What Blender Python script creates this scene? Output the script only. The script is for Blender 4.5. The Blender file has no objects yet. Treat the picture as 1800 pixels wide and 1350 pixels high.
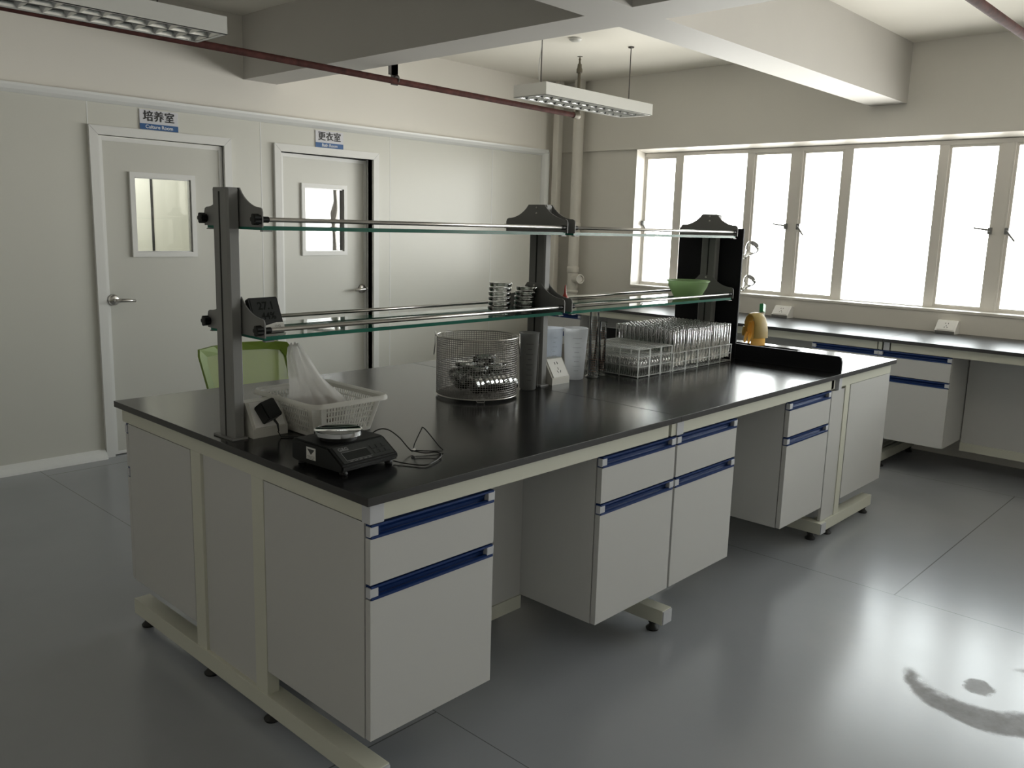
import bpy, bmesh, math, random
from mathutils import Vector, Matrix
random.seed(7)
PI = math.pi
sc = bpy.context.scene
C = sc.collection

# ---------------------------------------------------------------- camera
cam_d = bpy.data.cameras.new('camera')
cam = bpy.data.objects.new('camera', cam_d); C.objects.link(cam)
cam_d.sensor_fit = 'HORIZONTAL'; cam_d.sensor_width = 36.0
cam_d.lens = 1491.63*36/1800
cam_d.shift_x = (900-893.98)/1800; cam_d.shift_y = (659.62-675)/1800
cam_d.clip_start = 0.05
_r = Vector((0.68685334, -0.72628408, 0.02727489)); _u = Vector((0.10781254, 0.13892807, 0.9844163)); _f = Vector((0.71875513, 0.67320905, -0.17372574))
M = Matrix.Identity(4)
for i in range(3):
    M[i][0] = _r[i]; M[i][1] = _u[i]; M[i][2] = -_f[i]
M[0][3], M[1][3], M[2][3] = -1.21729, -1.59758, 1.51444
cam.matrix_world = M
sc.camera = cam

# ---------------------------------------------------------------- daylight and exposure
SKY = 18.8
world = bpy.data.worlds.new('sky'); sc.world = world; world.use_nodes = True
wn = world.node_tree.nodes; wl = world.node_tree.links
bg = wn['Background']; bg.inputs['Strength'].default_value = SKY
tc = wn.new('ShaderNodeTexCoord'); sx = wn.new('ShaderNodeSeparateXYZ'); wr = wn.new('ShaderNodeValToRGB')
wl.new(tc.outputs['Generated'], sx.inputs[0]); wl.new(sx.outputs['Z'], wr.inputs[0]); wl.new(wr.outputs[0], bg.inputs['Color'])
mr = wn.new('ShaderNodeMapRange'); mr.inputs['From Min'].default_value = -1; mr.inputs['From Max'].default_value = 1
wl.new(sx.outputs['Z'], mr.inputs['Value']); wl.new(mr.outputs[0], wr.inputs[0])
cr = wr.color_ramp
cr.elements[0].position = 0.0; cr.elements[0].color = (0.94, 0.91, 0.83, 1)     # sunlit pale paving and roofs below
cr.elements[1].position = 0.50; cr.elements[1].color = (1.0, 0.98, 0.93, 1)     # bright haze at the horizon
e = cr.elements.new(0.56); e.color = (0.80, 0.82, 0.80, 1)
e = cr.elements.new(0.75); e.color = (0.36, 0.39, 0.40, 1)                      # duller cloud higher up
e = cr.elements.new(1.0); e.color = (0.28, 0.31, 0.33, 1)
sc.view_settings.view_transform = 'Standard'; sc.view_settings.look = 'None'
sc.view_settings.exposure = 0.0; sc.view_settings.gamma = 1.0; sc.view_settings.use_curve_mapping = False
sc.cycles.max_bounces = 12; sc.cycles.diffuse_bounces = 5; sc.cycles.glossy_bounces = 5
sc.cycles.transparent_max_bounces = 40; sc.cycles.transmission_bounces = 8
sc.cycles.caustics_reflective = False; sc.cycles.caustics_refractive = False
sc.cycles.sample_clamp_indirect = 6.0
sc.cycles.use_denoising = True

# room measures
XW, YL, ZC, ZB = 5.17, 3.80, 2.835, 2.43
XB, YR = -3.2, -4.6
GX = 5.33

def portal(y0, y1):
    l = bpy.data.lights.new('window_daylight', 'AREA'); l.shape = 'RECTANGLE'; l.size = 1.2; l.size_y = abs(y1-y0)
    l.cycles.is_portal = True
    o = bpy.data.objects.new('window_daylight', l); C.objects.link(o)
    o.location = (GX+0.12, (y0+y1)/2, 1.58)
    # local z must point out of the room for an area light facing inward (-X)
    o.rotation_euler = Matrix(((0, 0, 1), (0, 1, 0), (-1, 0, 0))).to_euler()
portal(2.91, -4.45)

# ---------------------------------------------------------------- materials
def mat(name, col=(.8, .8, .8), rough=.5, metal=0.0, spec=.5, coat=0, bump=0, bscale=200, var=0, vscale=3, trans=0, emit=None, sss=0, alpha=1):
    m = bpy.data.materials.new(name); m.use_nodes = True
    nt = m.node_tree; b = nt.nodes['Principled BSDF']
    b.inputs['Base Color'].default_value = (*col, 1); b.inputs['Roughness'].default_value = rough
    b.inputs['Metallic'].default_value = metal; b.inputs['Specular IOR Level'].default_value = spec
    b.inputs['Coat Weight'].default_value = coat; b.inputs['Transmission Weight'].default_value = trans
    b.inputs['Alpha'].default_value = alpha
    if sss:
        b.inputs['Subsurface Weight'].default_value = sss; b.inputs['Subsurface Radius'].default_value = (.02, .02, .02)
    if bump or var:
        tcn = nt.nodes.new('ShaderNodeTexCoord')
    if bump:
        n = nt.nodes.new('ShaderNodeTexNoise'); n.inputs['Scale'].default_value = bscale; n.inputs['Detail'].default_value = 3
        bp = nt.nodes.new('ShaderNodeBump'); bp.inputs['Strength'].default_value = bump; bp.inputs['Distance'].default_value = .002
        nt.links.new(tcn.outputs['Object'], n.inputs['Vector']); nt.links.new(n.outputs[0], bp.inputs['Height']); nt.links.new(bp.outputs[0], b.inputs['Normal'])
    if var:
        n = nt.nodes.new('ShaderNodeTexNoise'); n.inputs['Scale'].default_value = vscale; n.inputs['Detail'].default_value = 4
        r = nt.nodes.new('ShaderNodeValToRGB')
        r.color_ramp.elements[0].position = .3; r.color_ramp.elements[1].position = .7
        r.color_ramp.elements[0].color = (*[c*(1-var) for c in col], 1); r.color_ramp.elements[1].color = (*[min(1, c*(1+var)) for c in col], 1)
        nt.links.new(tcn.outputs['Object'], n.inputs['Vector']); nt.links.new(n.outputs[0], r.inputs[0]); nt.links.new(r.outputs[0], b.inputs['Base Color'])
    return m

def glass(name, tint=(1, 1, 1), rough=.02, gain=1.0, base=0.0, rim=None):
    """thin-walled clear shell: see-through with a Fresnel mirror sheen"""
    m = bpy.data.materials.new(name); m.use_nodes = True; nt = m.node_tree; nt.nodes.clear()
    o = nt.nodes.new('ShaderNodeOutputMaterial'); mx = nt.nodes.new('ShaderNodeMixShader')
    t = nt.nodes.new('ShaderNodeBsdfTransparent'); t.inputs[0].default_value = (*tint, 1)
    g = nt.nodes.new('ShaderNodeBsdfGlossy'); g.inputs['Roughness'].default_value = rough; g.inputs[0].default_value = (1, 1, 1, 1)
    f = nt.nodes.new('ShaderNodeFresnel'); f.inputs[0].default_value = 1.5
    mu = nt.nodes.new('ShaderNodeMath'); mu.operation = 'MULTIPLY_ADD'; mu.inputs[1].default_value = gain; mu.inputs[2].default_value = base; mu.use_clamp = True
    geo = nt.nodes.new('ShaderNodeNewGeometry')
    nt.links.new(f.outputs[0], mu.inputs[0]); nt.links.new(mu.outputs[0], mx.inputs[0])
    nt.links.new(t.outputs[0], mx.inputs[1]); nt.links.new(g.outputs[0], mx.inputs[2]); nt.links.new(mx.outputs[0], o.inputs[0])
    if rim:   # glass wall seen edge-on absorbs more
        lw = nt.nodes.new('ShaderNodeLayerWeight'); lw.inputs[0].default_value = .25
        c = nt.nodes.new('ShaderNodeMixRGB'); c.inputs[1].default_value = (*tint, 1); c.inputs[2].default_value = (*rim, 1)
        nt.links.new(lw.outputs['Facing'], c.inputs[0]); nt.links.new(c.outputs[0], t.inputs[0])
    return m

def hazy(name, col, opac, rough=.35, tl_share=.5, crinkle=0):
    """translucent plastic: part transparent, part diffuse/translucent"""
    m = bpy.data.materials.new(name); m.use_nodes = True; nt = m.node_tree; nt.nodes.clear()
    o = nt.nodes.new('ShaderNodeOutputMaterial')
    t = nt.nodes.new('ShaderNodeBsdfTransparent'); tl = nt.nodes.new('ShaderNodeBsdfTranslucent'); tl.inputs[0].default_value = (*col, 1)
    p = nt.nodes.new('ShaderNodeBsdfPrincipled'); p.inputs['Base Color'].default_value = (*col, 1); p.inputs['Roughness'].default_value = rough
    a = nt.nodes.new('ShaderNodeMixShader'); a.inputs[0].default_value = 1-tl_share
    b = nt.nodes.new('ShaderNodeMixShader'); b.inputs[0].default_value = opac
    nt.links.new(tl.outputs[0], a.inputs[1]); nt.links.new(p.outputs[0], a.inputs[2])
    nt.links.new(t.outputs[0], b.inputs[1]); nt.links.new(a.outputs[0], b.inputs[2]); nt.links.new(b.outputs[0], o.inputs[0])
    if crinkle:
        tcn = nt.nodes.new('ShaderNodeTexCoord'); v = nt.nodes.new('ShaderNodeTexVoronoi'); v.feature = 'DISTANCE_TO_EDGE'; v.inputs['Scale'].default_value = crinkle
        mp = nt.nodes.new('ShaderNodeMapping'); mp.inputs['Scale'].default_value = (1, 1, .45)
        bp = nt.nodes.new('ShaderNodeBump'); bp.inputs['Strength'].default_value = .9; bp.inputs['Distance'].default_value = .008
        nt.links.new(tcn.outputs['Object'], mp.inputs[0]); nt.links.new(mp.outputs[0], v.inputs['Vector']); nt.links.new(v.outputs[0], bp.inputs['Height'])
        nt.links.new(bp.outputs[0], p.inputs['Normal']); nt.links.new(bp.outputs[0], tl.inputs['Normal'])
    return m

def srgb(r, g, b):
    f = lambda v: ((v/255+.055)/1.055)**2.4 if v > 10 else v/255/12.92
    return (f(r), f(g), f(b))

Mt = dict(
    plaster=mat('wall plaster', (.80, .775, .72), .75, bump=.12, bscale=60, var=.02, vscale=1.5),
    plaster_up=mat('upper wall plaster', (.82, .79, .735), .75, bump=.12, bscale=60, var=.02, vscale=1.5),
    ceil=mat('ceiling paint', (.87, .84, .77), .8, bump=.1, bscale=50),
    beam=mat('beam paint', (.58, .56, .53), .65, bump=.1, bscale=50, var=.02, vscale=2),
    panel=mat('cleanroom panel', (.66, .655, .60), .30, bump=.05, bscale=2.5, spec=.5),
    door=mat('door panel grey', (.61, .605, .555), .38, bump=.03, bscale=4),
    alu=mat('white aluminium', (.78, .78, .76), .38),
    alu_g=mat('grey aluminium frame', (.42, .42, .42), .35, .6),
    cove=mat('white pvc cove', (.82, .83, .82), .35),
    win=mat('white window frame', (.74, .71, .66), .4),
    steel=mat('brushed steel', (.62, .60, .57), .28, 1.0),
    chrome=mat('chrome', (.75, .75, .75), .1, 1.0),
    wire=mat('stainless wire', (.33, .32, .31), .32, 1.0),
    board=mat('white melamine board', (.555, .553, .540), .42, bump=.03, bscale=120),
    inner=mat('board inside grey', (.60, .59, .57), .5),
    cream=mat('cream powder coated steel', (.62, .62, .53), .42, bump=.05, bscale=150),
    cap=mat('light grey plastic cap', (.54, .55, .58), .5),
    blue=mat('blue aluminium pull', (.006, .030, .135), .34, .2),
    black_top=mat('black phenolic worktop', (.009, .009, .010), .20, bump=.02, bscale=35, spec=.38),
    black_top2=mat('rough black worktop', (.020, .020, .020), .36, bump=.02, bscale=35, spec=.6),  # rougher, slightly paler version of the black worktop
    black_matt=mat('black phenolic board', (.008, .008, .010), .55, spec=.2),
    edge=mat('worktop cut edge', (.035, .034, .034), .35),
    grey=mat('grey powder coated aluminium', (.20, .20, .195), .5, bump=.08, bscale=260),
    slot=mat('dark slot', (.012, .012, .012), .8),
    rubber=mat('black rubber', (.012, .012, .012), .6),
    blackp=mat('black plastic', (.006, .0065, .0065), .45, spec=.3),
    lcd=mat('lcd window', (.014, .016, .015), .4, spec=.25),
    lcd_seg=mat('lcd digit', (.008, .009, .008), .8, spec=.1),
    keypad=mat('dark keypad film', (.035, .038, .038), .28, bump=.2, bscale=60),
    print=mat('grey print', (.22, .22, .22), .5),
    outlet=mat('ivory socket plastic', (.60, .59, .55), .35),
    white_pl=mat('white socket plastic', (.80, .79, .77), .35),
    pipe=mat('white pvc pipe', (.76, .73, .67), .4, var=.04, vscale=6),
    redpipe=mat('red oxide painted pipe', (.075, .026, .022), .8, spec=.2, var=.35, vscale=25),
    darkmetal=mat('dark bracket steel', (.05, .042, .04), .5),
    sprink=mat('dull brass', (.13, .115, .085), .6, .3),
    basket=hazy('white translucent plastic', (.80, .79, .75), .93),
    bag=hazy('thin polythene bag', (.93, .92, .90), .52, .16, .35, 22),
    beans=mat('brown grains', (.13, .085, .06), .7, bump=1, bscale=120),
    green_mesh=hazy('lime mesh', (.46, .60, .16), .66, .7),
    green=mat('lime plastic', (.16, .25, .015), .5),
    chairblk=mat('black chair plastic', (.02, .02, .02), .45),
    bowl=hazy('soft green plastic', (.52, .68, .42), .88, .3, .7),
    glove=hazy('yellow latex', (.50, .38, .13), .98, .45, .35),  # duller tone: shade of the backlit side put into the colour
    glove_lit=hazy('lit yellow latex', (.90, .66, .24), .96, .45, .7),  # brighter tone: light coming through the latex put into the colour
    red=mat('red rubber', (.33, .03, .02), .4),
    tap_green=mat('green lever plastic', (.01, .20, .07), .35),
    bottle_w=mat('white tap body', (.7, .7, .68), .35),
    blue_sign=mat('blue sign print', (.006, .085, .27), .4),
    sign_w=mat('white sign', (.66, .66, .70), .4),
    ink=mat('black ink', (.008, .008, .01), .5),
    ink_w=mat('white lettering', (.75, .78, .82), .5),
    louvre=mat('polished louvre', (.80, .80, .79), .22, .9),
    lamp_white=mat('lamp housing white', (.66, .66, .63), .4),
    tube_lamp=mat('unlit fluorescent tube', (.75, .75, .74), .3),
    pp=hazy('milky polypropylene', (.86, .90, .97), .60, .3, .85),
    pp2=hazy('milky polypropylene warm', (.90, .91, .93), .62, .3, .85),
    smoke=hazy('smoky clear plastic', (.33, .33, .32), .62, .25),
    label=mat('paper label', (.62, .62, .60), .6),
    acrylic=glass('clear acrylic', (.96, .97, .96), .03, 1.6, .03),
    acryl_edge=hazy('acrylic edge', (.92, .93, .92), .6, .1),
    tube=glass('clear glass tube', (.99, .99, .99), .07, 2.6, .06, rim=(.88, .89, .885)),
    petri=glass('clear glass dish', (.97, .975, .97), .05, 2.0, .03, rim=(.72, .73, .72)),
    cylg=glass('clear glass cylinder', (.985, .985, .98), .04, 2.0, .03, rim=(.82, .80, .78)),
    shelf=glass('shelf glass', (.84, .90, .87), .015, 1.0, .02),
    shelf_edge=hazy('green glass edge', (.03, .24, .17), .93, .15),
    pane=glass('window glass', (.97, .98, .98), .01, .6),
    door_pane=glass('door glass', (.50, .52, .50), .02, 1.6, .07),
    door_pane1=glass('culture room door glass', (.90, .92, .90), .02, 1.0, .0),
    dark=mat('painted gap shade', (.01, .01, .01), .8),  # near-black: shade of the unlit room behind the door put into the colour
)

def floor_material():
    m = bpy.data.materials.new('grey vinyl floor'); m.use_nodes = True; nt = m.node_tree; b = nt.nodes['Principled BSDF']; L = nt.links
    tcn = nt.nodes.new('ShaderNodeTexCoord'); sep = nt.nodes.new('ShaderNodeSeparateXYZ'); L.new(tcn.outputs['Object'], sep.inputs[0])
    def math_(op, a, b_=None, c=None):
        n = nt.nodes.new('ShaderNodeMath'); n.operation = op
        for i, v in enumerate((a, b_, c)):
            if v is None: continue
            if isinstance(v, (int, float)): n.inputs[i].default_value = v
            else: L.new(v, n.inputs[i])
        return n.outputs[0]
    def noise(scale, detail=4, rough=.55):
        n = nt.nodes.new('ShaderNodeTexNoise'); n.inputs['Scale'].default_value = scale; n.inputs['Detail'].default_value = detail; n.inputs['Roughness'].default_value = rough
        L.new(tcn.outputs['Object'], n.inputs['Vector']); return n.outputs[0]
    X, Y = sep.outputs['X'], sep.outputs['Y']
    # welded seams of the vinyl sheets: every 2 m along X, staggered cross seams
    fx = math_('ABSOLUTE', math_('SUBTRACT', math_('FRACT', math_('DIVIDE', math_('ADD', X, 10-.433+1), 2.0)), .5))   # 0 at the seam
    seam_x = math_('LESS_THAN', fx, .0008)
    roll = math_('FLOOR', math_('DIVIDE', math_('ADD', X, 10-.433), 2.0))
    off = math_('MULTIPLY', roll, 4.1)
    fy = math_('ABSOLUTE', math_('SUBTRACT', math_('FRACT', math_('DIVIDE', math_('ADD', math_('ADD', Y, off), 7.5*4+.48+7.5/2-4.1*6), 7.5)), .5))
    seam_y = math_('LESS_THAN', fy, .00035)
    seam = math_('MAXIMUM', seam_x, seam_y)
    # dried spill: crescent between two circles, ragged
    wob = noise(9, 5, .7)
    def dist(cx, cy):
        dx = math_('SUBTRACT', X, cx); dy = math_('SUBTRACT', Y, cy)
        return math_('SQRT', math_('ADD', math_('MULTIPLY', dx, dx), math_('MULTIPLY', dy, dy)))
    wd = math_('MULTIPLY', math_('SUBTRACT', wob, .5), .10)
    d1 = math_('ADD', dist(1.86, -1.0), math_('MULTIPLY', wd, .7)); d2 = math_('ADD', dist(1.908, -.940), math_('MULTIPLY', wd, 1.3))
    def smooth(v, e0, e1):
        n = nt.nodes.new('ShaderNodeMapRange'); n.interpolation_type = 'SMOOTHSTEP'
        n.inputs['From Min'].default_value = e0; n.inputs['From Max'].default_value = e1
        L.new(v, n.inputs['Value']); return n.outputs[0]
    inside = smooth(d1, .282, .256); outhole = smooth(d2, .175, .225)
    cres = math_('MULTIPLY', inside, outhole)
    cres = math_('MULTIPLY', cres, smooth(math_('ADD', math_('ADD', X, Y), math_('MULTIPLY', wd, .6)), 1.11, 1.03))
    spot = smooth(math_('ADD', dist(1.862, -.962), math_('MULTIPLY', wd, 1.2)), .055, .035)
    cres = math_('MAXIMUM', cres, math_('MULTIPLY', spot, .8))
    cres = math_('MULTIPLY', cres, math_('ADD', .65, math_('MULTIPLY', noise(22, 5, .7), .6)))
    film = smooth(math_('ADD', dist(2.0, -.85), math_('MULTIPLY', wd, 3)), .62, .25)
    n1 = noise(1.6, 5, .6); n2 = noise(14, 4, .6)
    ramp = nt.nodes.new('ShaderNodeValToRGB'); L.new(n1, ramp.inputs[0])
    ramp.color_ramp.elements[0].position = .3; ramp.color_ramp.elements[0].color = (.295, .308, .335, 1)
    ramp.color_ramp.elements[1].position = .7; ramp.color_ramp.elements[1].color = (.318, .330, .358, 1)
    def mix(fac, c1, c2, f=1):
        n = nt.nodes.new('ShaderNodeMixRGB'); L.new(fac if f == 1 else math_('MULTIPLY', fac, f), n.inputs[0])
        if isinstance(c1, tuple): n.inputs[1].default_value = (*c1, 1)
        else: L.new(c1, n.inputs[1])
        n.inputs[2].default_value = (*c2, 1); return n.outputs[0]
    c = mix(film, ramp.outputs[0], (.42, .405, .39), .35)
    c = mix(cres, c, (.12, .105, .095), .75)
    c = mix(seam, c, (.05, .05, .05), .7)
    L.new(c, b.inputs['Base Color'])
    ro = math_('ADD', .243, math_('MULTIPLY', math_('SUBTRACT', n2, .5), .02))
    ro = math_('ADD', ro, math_('MULTIPLY', math_('SUBTRACT', n1, .5), .06))
    ro = math_('ADD', ro, math_('ADD', math_('MULTIPLY', cres, .22), math_('MULTIPLY', film, math_('MULTIPLY', math_('SUBTRACT', noise(6, 6, .7), .5), .06))))
    L.new(ro, b.inputs['Roughness'])
    L.new(math_('SUBTRACT', .80, math_('MULTIPLY', cres, .55)), b.inputs['Specular IOR Level'])
    bp = nt.nodes.new('ShaderNodeBump'); bp.inputs['Strength'].default_value = .03; bp.inputs['Distance'].default_value = .0015
    L.new(math_('ADD', n2, math_('MULTIPLY', noise(55, 3), .35)), bp.inputs['Height']); L.new(bp.outputs[0], b.inputs['Normal'])
    return m
Mt['floor'] = floor_material()

# ---------------------------------------------------------------- geometry helpers
class G:
    def __init__(self): self.bm = bmesh.new(); self.mi = 0
    def _f(self, vs, smooth=False):
        try:
            f = self.bm.faces.new(vs); f.smooth = smooth; f.material_index = self.mi; return f
        except ValueError: return None
    def box(self, x0, x1, y0, y1, z0, z1, bev=0):
        x0, x1 = sorted((x0, x1)); y0, y1 = sorted((y0, y1)); z0, z1 = sorted((z0, z1))
        v = [self.bm.verts.new(p) for p in ((x0,y0,z0),(x1,y0,z0),(x1,y1,z0),(x0,y1,z0),(x0,y0,z1),(x1,y0,z1),(x1,y1,z1),(x0,y1,z1))]
        fs = [self._f([v[i] for i in q]) for q in ((3,2,1,0),(4,5,6,7),(0,1,5,4),(1,2,6,5),(2,3,7,6),(3,0,4,7))]
        if bev:
            es = list({e for f in fs for e in f.edges})
            bmesh.ops.bevel(self.bm, geom=es, offset=bev, segments=2, affect='EDGES', profile=.7)
        return self
    def prism(self, pts, axis, a, b, smooth=False):
        """2D outline extruded along axis; pts are the two remaining coordinates in xyz order"""
        def P(p, t):
            return {'x': (t, p[0], p[1]), 'y': (p[0], t, p[1]), 'z': (p[0], p[1], t)}[axis]
        A = [self.bm.verts.new(P(p, a)) for p in pts]; B = [self.bm.verts.new(P(p, b)) for p in pts]
        n = len(pts)
        for i in range(n): self._f([A[i], A[(i+1) % n], B[(i+1) % n], B[i]], smooth)
        self._f(list(reversed(A))); self._f(B)
        return self
    def lathe(self, prof, c=(0, 0, 0), seg=32, axis=None, cap=True):
        """prof: (r, h) pairs turned about the vertical through c, or about `axis` direction"""
        ax = Vector(axis).normalized() if axis else Vector((0, 0, 1))
        t = Vector((1, 0, 0)) if abs(ax.x) < .9 else Vector((0, 1, 0))
        u = ax.cross(t).normalized(); w = ax.cross(u); c = Vector(c)
        rings = []
        for r, h in prof:
            if r < 1e-6: rings.append([self.bm.verts.new(c+ax*h)])
            else: rings.append([self.bm.verts.new(c+ax*h+u*(r*math.cos(2*PI*i/seg))+w*(r*math.sin(2*PI*i/seg))) for i in range(seg)])
        for a, b in zip(rings, rings[1:]):
            for i in range(seg):
                j = (i+1) % seg
                if len(a) == 1 and len(b) > 1: self._f([a[0], b[j], b[i]], True)
                elif len(b) == 1 and len(a) > 1: self._f([a[i], a[j], b[0]], True)
                elif len(a) > 1: self._f([a[i], a[j], b[j], b[i]], True)
        if cap:
            if len(rings[0]) > 1: self._f(list(reversed(rings[0])))
            if len(rings[-1]) > 1: self._f(rings[-1])
        return self
    def rod(self, p, q, r, seg=12, cap=True):
        p = Vector(p); q = Vector(q); return self.lathe([(r, 0), (r, (q-p).length)], p, seg, q-p, cap)
    def tube(self, pts, r, seg=8, closed=False, cap=True):
        pts = [Vector(p) for p in pts]; n = len(pts); rings = []; nrm = None
        for i, p in enumerate(pts):
            if closed: d = pts[(i+1) % n]-pts[i-1]
            else: d = pts[min(i+1, n-1)]-pts[max(i-1, 0)]
            d.normalize()
            if nrm is None: nrm = d.cross(Vector((.3, .2, 1))).normalized() if abs(d.z) < .95 else d.cross(Vector((1, 0, 0))).normalized()
            else: nrm = (nrm-d*nrm.dot(d)).normalized()
            b = d.cross(nrm); rr = r[i] if isinstance(r, (list, tuple)) else r
            rings.append([self.bm.verts.new(p+nrm*(rr*math.cos(2*PI*k/seg))+b*(rr*math.sin(2*PI*k/seg))) for k in range(seg)])
        pairs = list(zip(rings, rings[1:])) + ([(rings[-1], rings[0])] if closed else [])
        for a, b in pairs:
            for k in range(seg): self._f([a[k], a[(k+1) % seg], b[(k+1) % seg], b[k]], True)
        if not closed and cap: self._f(list(reversed(rings[0]))); self._f(rings[-1])
        return self
    def quad(self, *p): self._f([self.bm.verts.new(q) for q in p]); return self
    def loft(self, rings, smooth=True, cap0=True, cap1=True):
        R = [[self.bm.verts.new(p) for p in r] for r in rings]; n = len(R[0])
        for a, b in zip(R, R[1:]):
            for k in range(n): self._f([a[k], a[(k+1) % n], b[(k+1) % n], b[k]], smooth)
        if cap0: self._f(list(reversed(R[0])))
        if cap1: self._f(R[-1])
        return self

def pinfo(parent):
    off = Vector((0, 0, 0)); p = parent
    while p is not None: off += p.location; p = p.parent
    return off

def obj(name, g, m, parent=None, label=None, world_=True, loc=None):
    """link the gathered shape as one mesh; shapes are written in room coordinates (world_) or in the parent's own"""
    me = bpy.data.meshes.new(name)
    bmesh.ops.recalc_face_normals(g.bm, faces=g.bm.faces)
    if world_ and parent is not None:
        bmesh.ops.translate(g.bm, verts=g.bm.verts, vec=-pinfo(parent))
    if loc is not None:
        bmesh.ops.translate(g.bm, verts=g.bm.verts, vec=-Vector(loc))
    for e in (() if m in ('tube', 'petri', 'cylg', 'wire', 'acryl_edge', 'steel') else g.bm.edges):
        if len(e.link_faces) == 2 and e.calc_face_angle(0) > .9: e.smooth = False
    g.bm.to_mesh(me); g.bm.free()
    for x in (m if isinstance(m, (list, tuple)) else [m]): me.materials.append(Mt[x] if isinstance(x, str) else x)
    o = bpy.data.objects.new(name, me); C.objects.link(o)
    if loc is not None: o.location = loc
    if parent is not None: o.parent = parent
    if label: o['label'] = label
    return o

def thing(name, label, cat, loc=(0, 0, 0), rotz=0, group=None):
    o = bpy.data.objects.new(name, None); C.objects.link(o); o.empty_display_size = .05
    o.location = loc; o.rotation_euler = (0, 0, rotz); o['label'] = label; o['category'] = cat
    if group: o['group'] = group
    return o
def tag(o, label, cat, group=None):
    o['label'] = label; o['category'] = cat
    if group: o['group'] = group
    return o
def struct(name, g=None, m=None, loc=(0, 0, 0)):
    if g is None:
        o = bpy.data.objects.new(name, None); C.objects.link(o); o.empty_display_size = .05; o.location = loc
    else: o = obj(name, g, m)
    o['kind'] = 'structure'; return o
def dup(root, loc=None, label=None, rotz=None):
    r = root.copy(); C.objects.link(r)
    if loc is not None: r.location = loc
    if rotz is not None: r.rotation_euler = (0, 0, rotz)
    if label: r['label'] = label
    for ch in list(root.children):
        c = ch.copy(); C.objects.link(c); c.parent = r
        for gch in ch.children:
            d = gch.copy(); C.objects.link(d); d.parent = c
    return r
def text_mesh(name, body, size, m, parent, mw, depth=.0006, bold=0, sx=1, align='CENTER', rep=0):
    cu = bpy.data.curves.new(name, 'FONT'); cu.body = body; cu.size = size; cu.extrude = depth; cu.align_x = align; cu.align_y = 'CENTER'; cu.offset = bold
    t = bpy.data.objects.new(name, cu); C.objects.link(t)
    dg = bpy.context.evaluated_depsgraph_get(); me = bpy.data.meshes.new_from_object(t.evaluated_get(dg))
    bpy.data.objects.remove(t); bpy.data.curves.remove(cu)
    if rep:     # heavier strokes: the same outline laid side by side
        b2 = bmesh.new()
        for dx, dy in ((-rep, 0), (rep, 0), (0, rep*.5), (0, -rep*.5)):
            m2 = me.copy(); m2.transform(Matrix.Translation((dx, dy, dx*.05+dy*.03))); b2.from_mesh(m2); bpy.data.meshes.remove(m2)
        b2.to_mesh(me); b2.free()
    me.materials.clear(); me.materials.append(Mt[m]); me.name = name
    me.transform(Matrix.Translation(-pinfo(parent)) @ mw @ Matrix.Diagonal((sx, 1, 1, 1)))
    o = bpy.data.objects.new(name, me); C.objects.link(o); o.parent = parent; return o
def frame_mw(origin, right, up):
    r = Vector(right).normalized(); u = Vector(up).normalized(); n = r.cross(u)
    m = Matrix.Identity(4)
    for i in range(3): m[i][0] = r[i]; m[i][1] = u[i]; m[i][2] = n[i]; m[i][3] = origin[i]
    return m
def arc(cx, cy, r, a0, a1, n): return [(cx+r*math.cos(a0+(a1-a0)*i/n), cy+r*math.sin(a0+(a1-a0)*i/n)) for i in range(n+1)]

# ================================================================ ROOM SHELL
struct('floor', G().box(XB-.2, GX+.2, YR-.2, YL+.35, -.12, 0), 'floor')
struct('ceiling', G().box(XB-.2, GX+.2, YR-.2, YL+.35, ZC, ZC+.15), 'ceil')
struct('wall_back', G().box(XB-.2, XB, YR-.2, YL+.35, 0, ZC), 'plaster')
struct('wall_right', G().box(XB, GX+.2, YR-.2, YR, 0, ZC), 'plaster')
# door wall: panels with two door openings, beam strip above, recess beside it
D1, D2, DH = (.838, 1.752), (2.078, 2.992), 2.036
FW = .052
g = G()
PX1 = 4.96
zt = 2.20
g.box(XB, D1[0]+FW, YL, YL+.05, 0, zt); g.box(D1[1]-FW, D2[0]+FW, YL, YL+.05, 0, zt); g.box(D2[1]-FW, PX1, YL, YL+.05, 0, zt)
g.box(D1[0]+FW, D1[1]-FW, YL, YL+.05, DH-FW, zt); g.box(D2[0]+FW, D2[1]-FW, YL, YL+.05, DH-FW, zt)
g.mi = 1
for x in (-2.53, -1.39, -.28, .842, 1.983, 3.118, 4.262):      # sealed panel joints
    z0 = DH if D1[0]-.02 < x < D1[1]+.02 or D2[0] < x < D2[1] else .05
    g.box(x-.003, x+.003, YL-.0012, YL+.001, z0, zt-.03)
struct('wall_left', g, ['panel', 'cove'])
struct('wall_upper_left', G().box(XB, 4.97, YL-.004, YL+.35, zt, ZC), 'plaster_up').name = 'wall_left_upper'
struct('wall_left_recess', G().box(4.97, GX+.2, YL+.02, YL+.35, 0, ZC).box(4.90, 4.97, YL+.05, YL+.35, 0, ZC), 'plaster_up')
# back of the door openings (changing room beyond the ajar door, its shade painted as near-black walls)
struct('wall_changing_room', G().box(D2[0]-.06, D2[1]+.1, YL+.33, YL+.36, 0, 2.2).box(D2[0]-.06, D2[0]-.02, YL+.05, YL+.33, 0, 2.2).box(D2[1]+.06, D2[1]+.1, YL+.05, YL+.33, 0, 2.2), 'dark')
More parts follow.
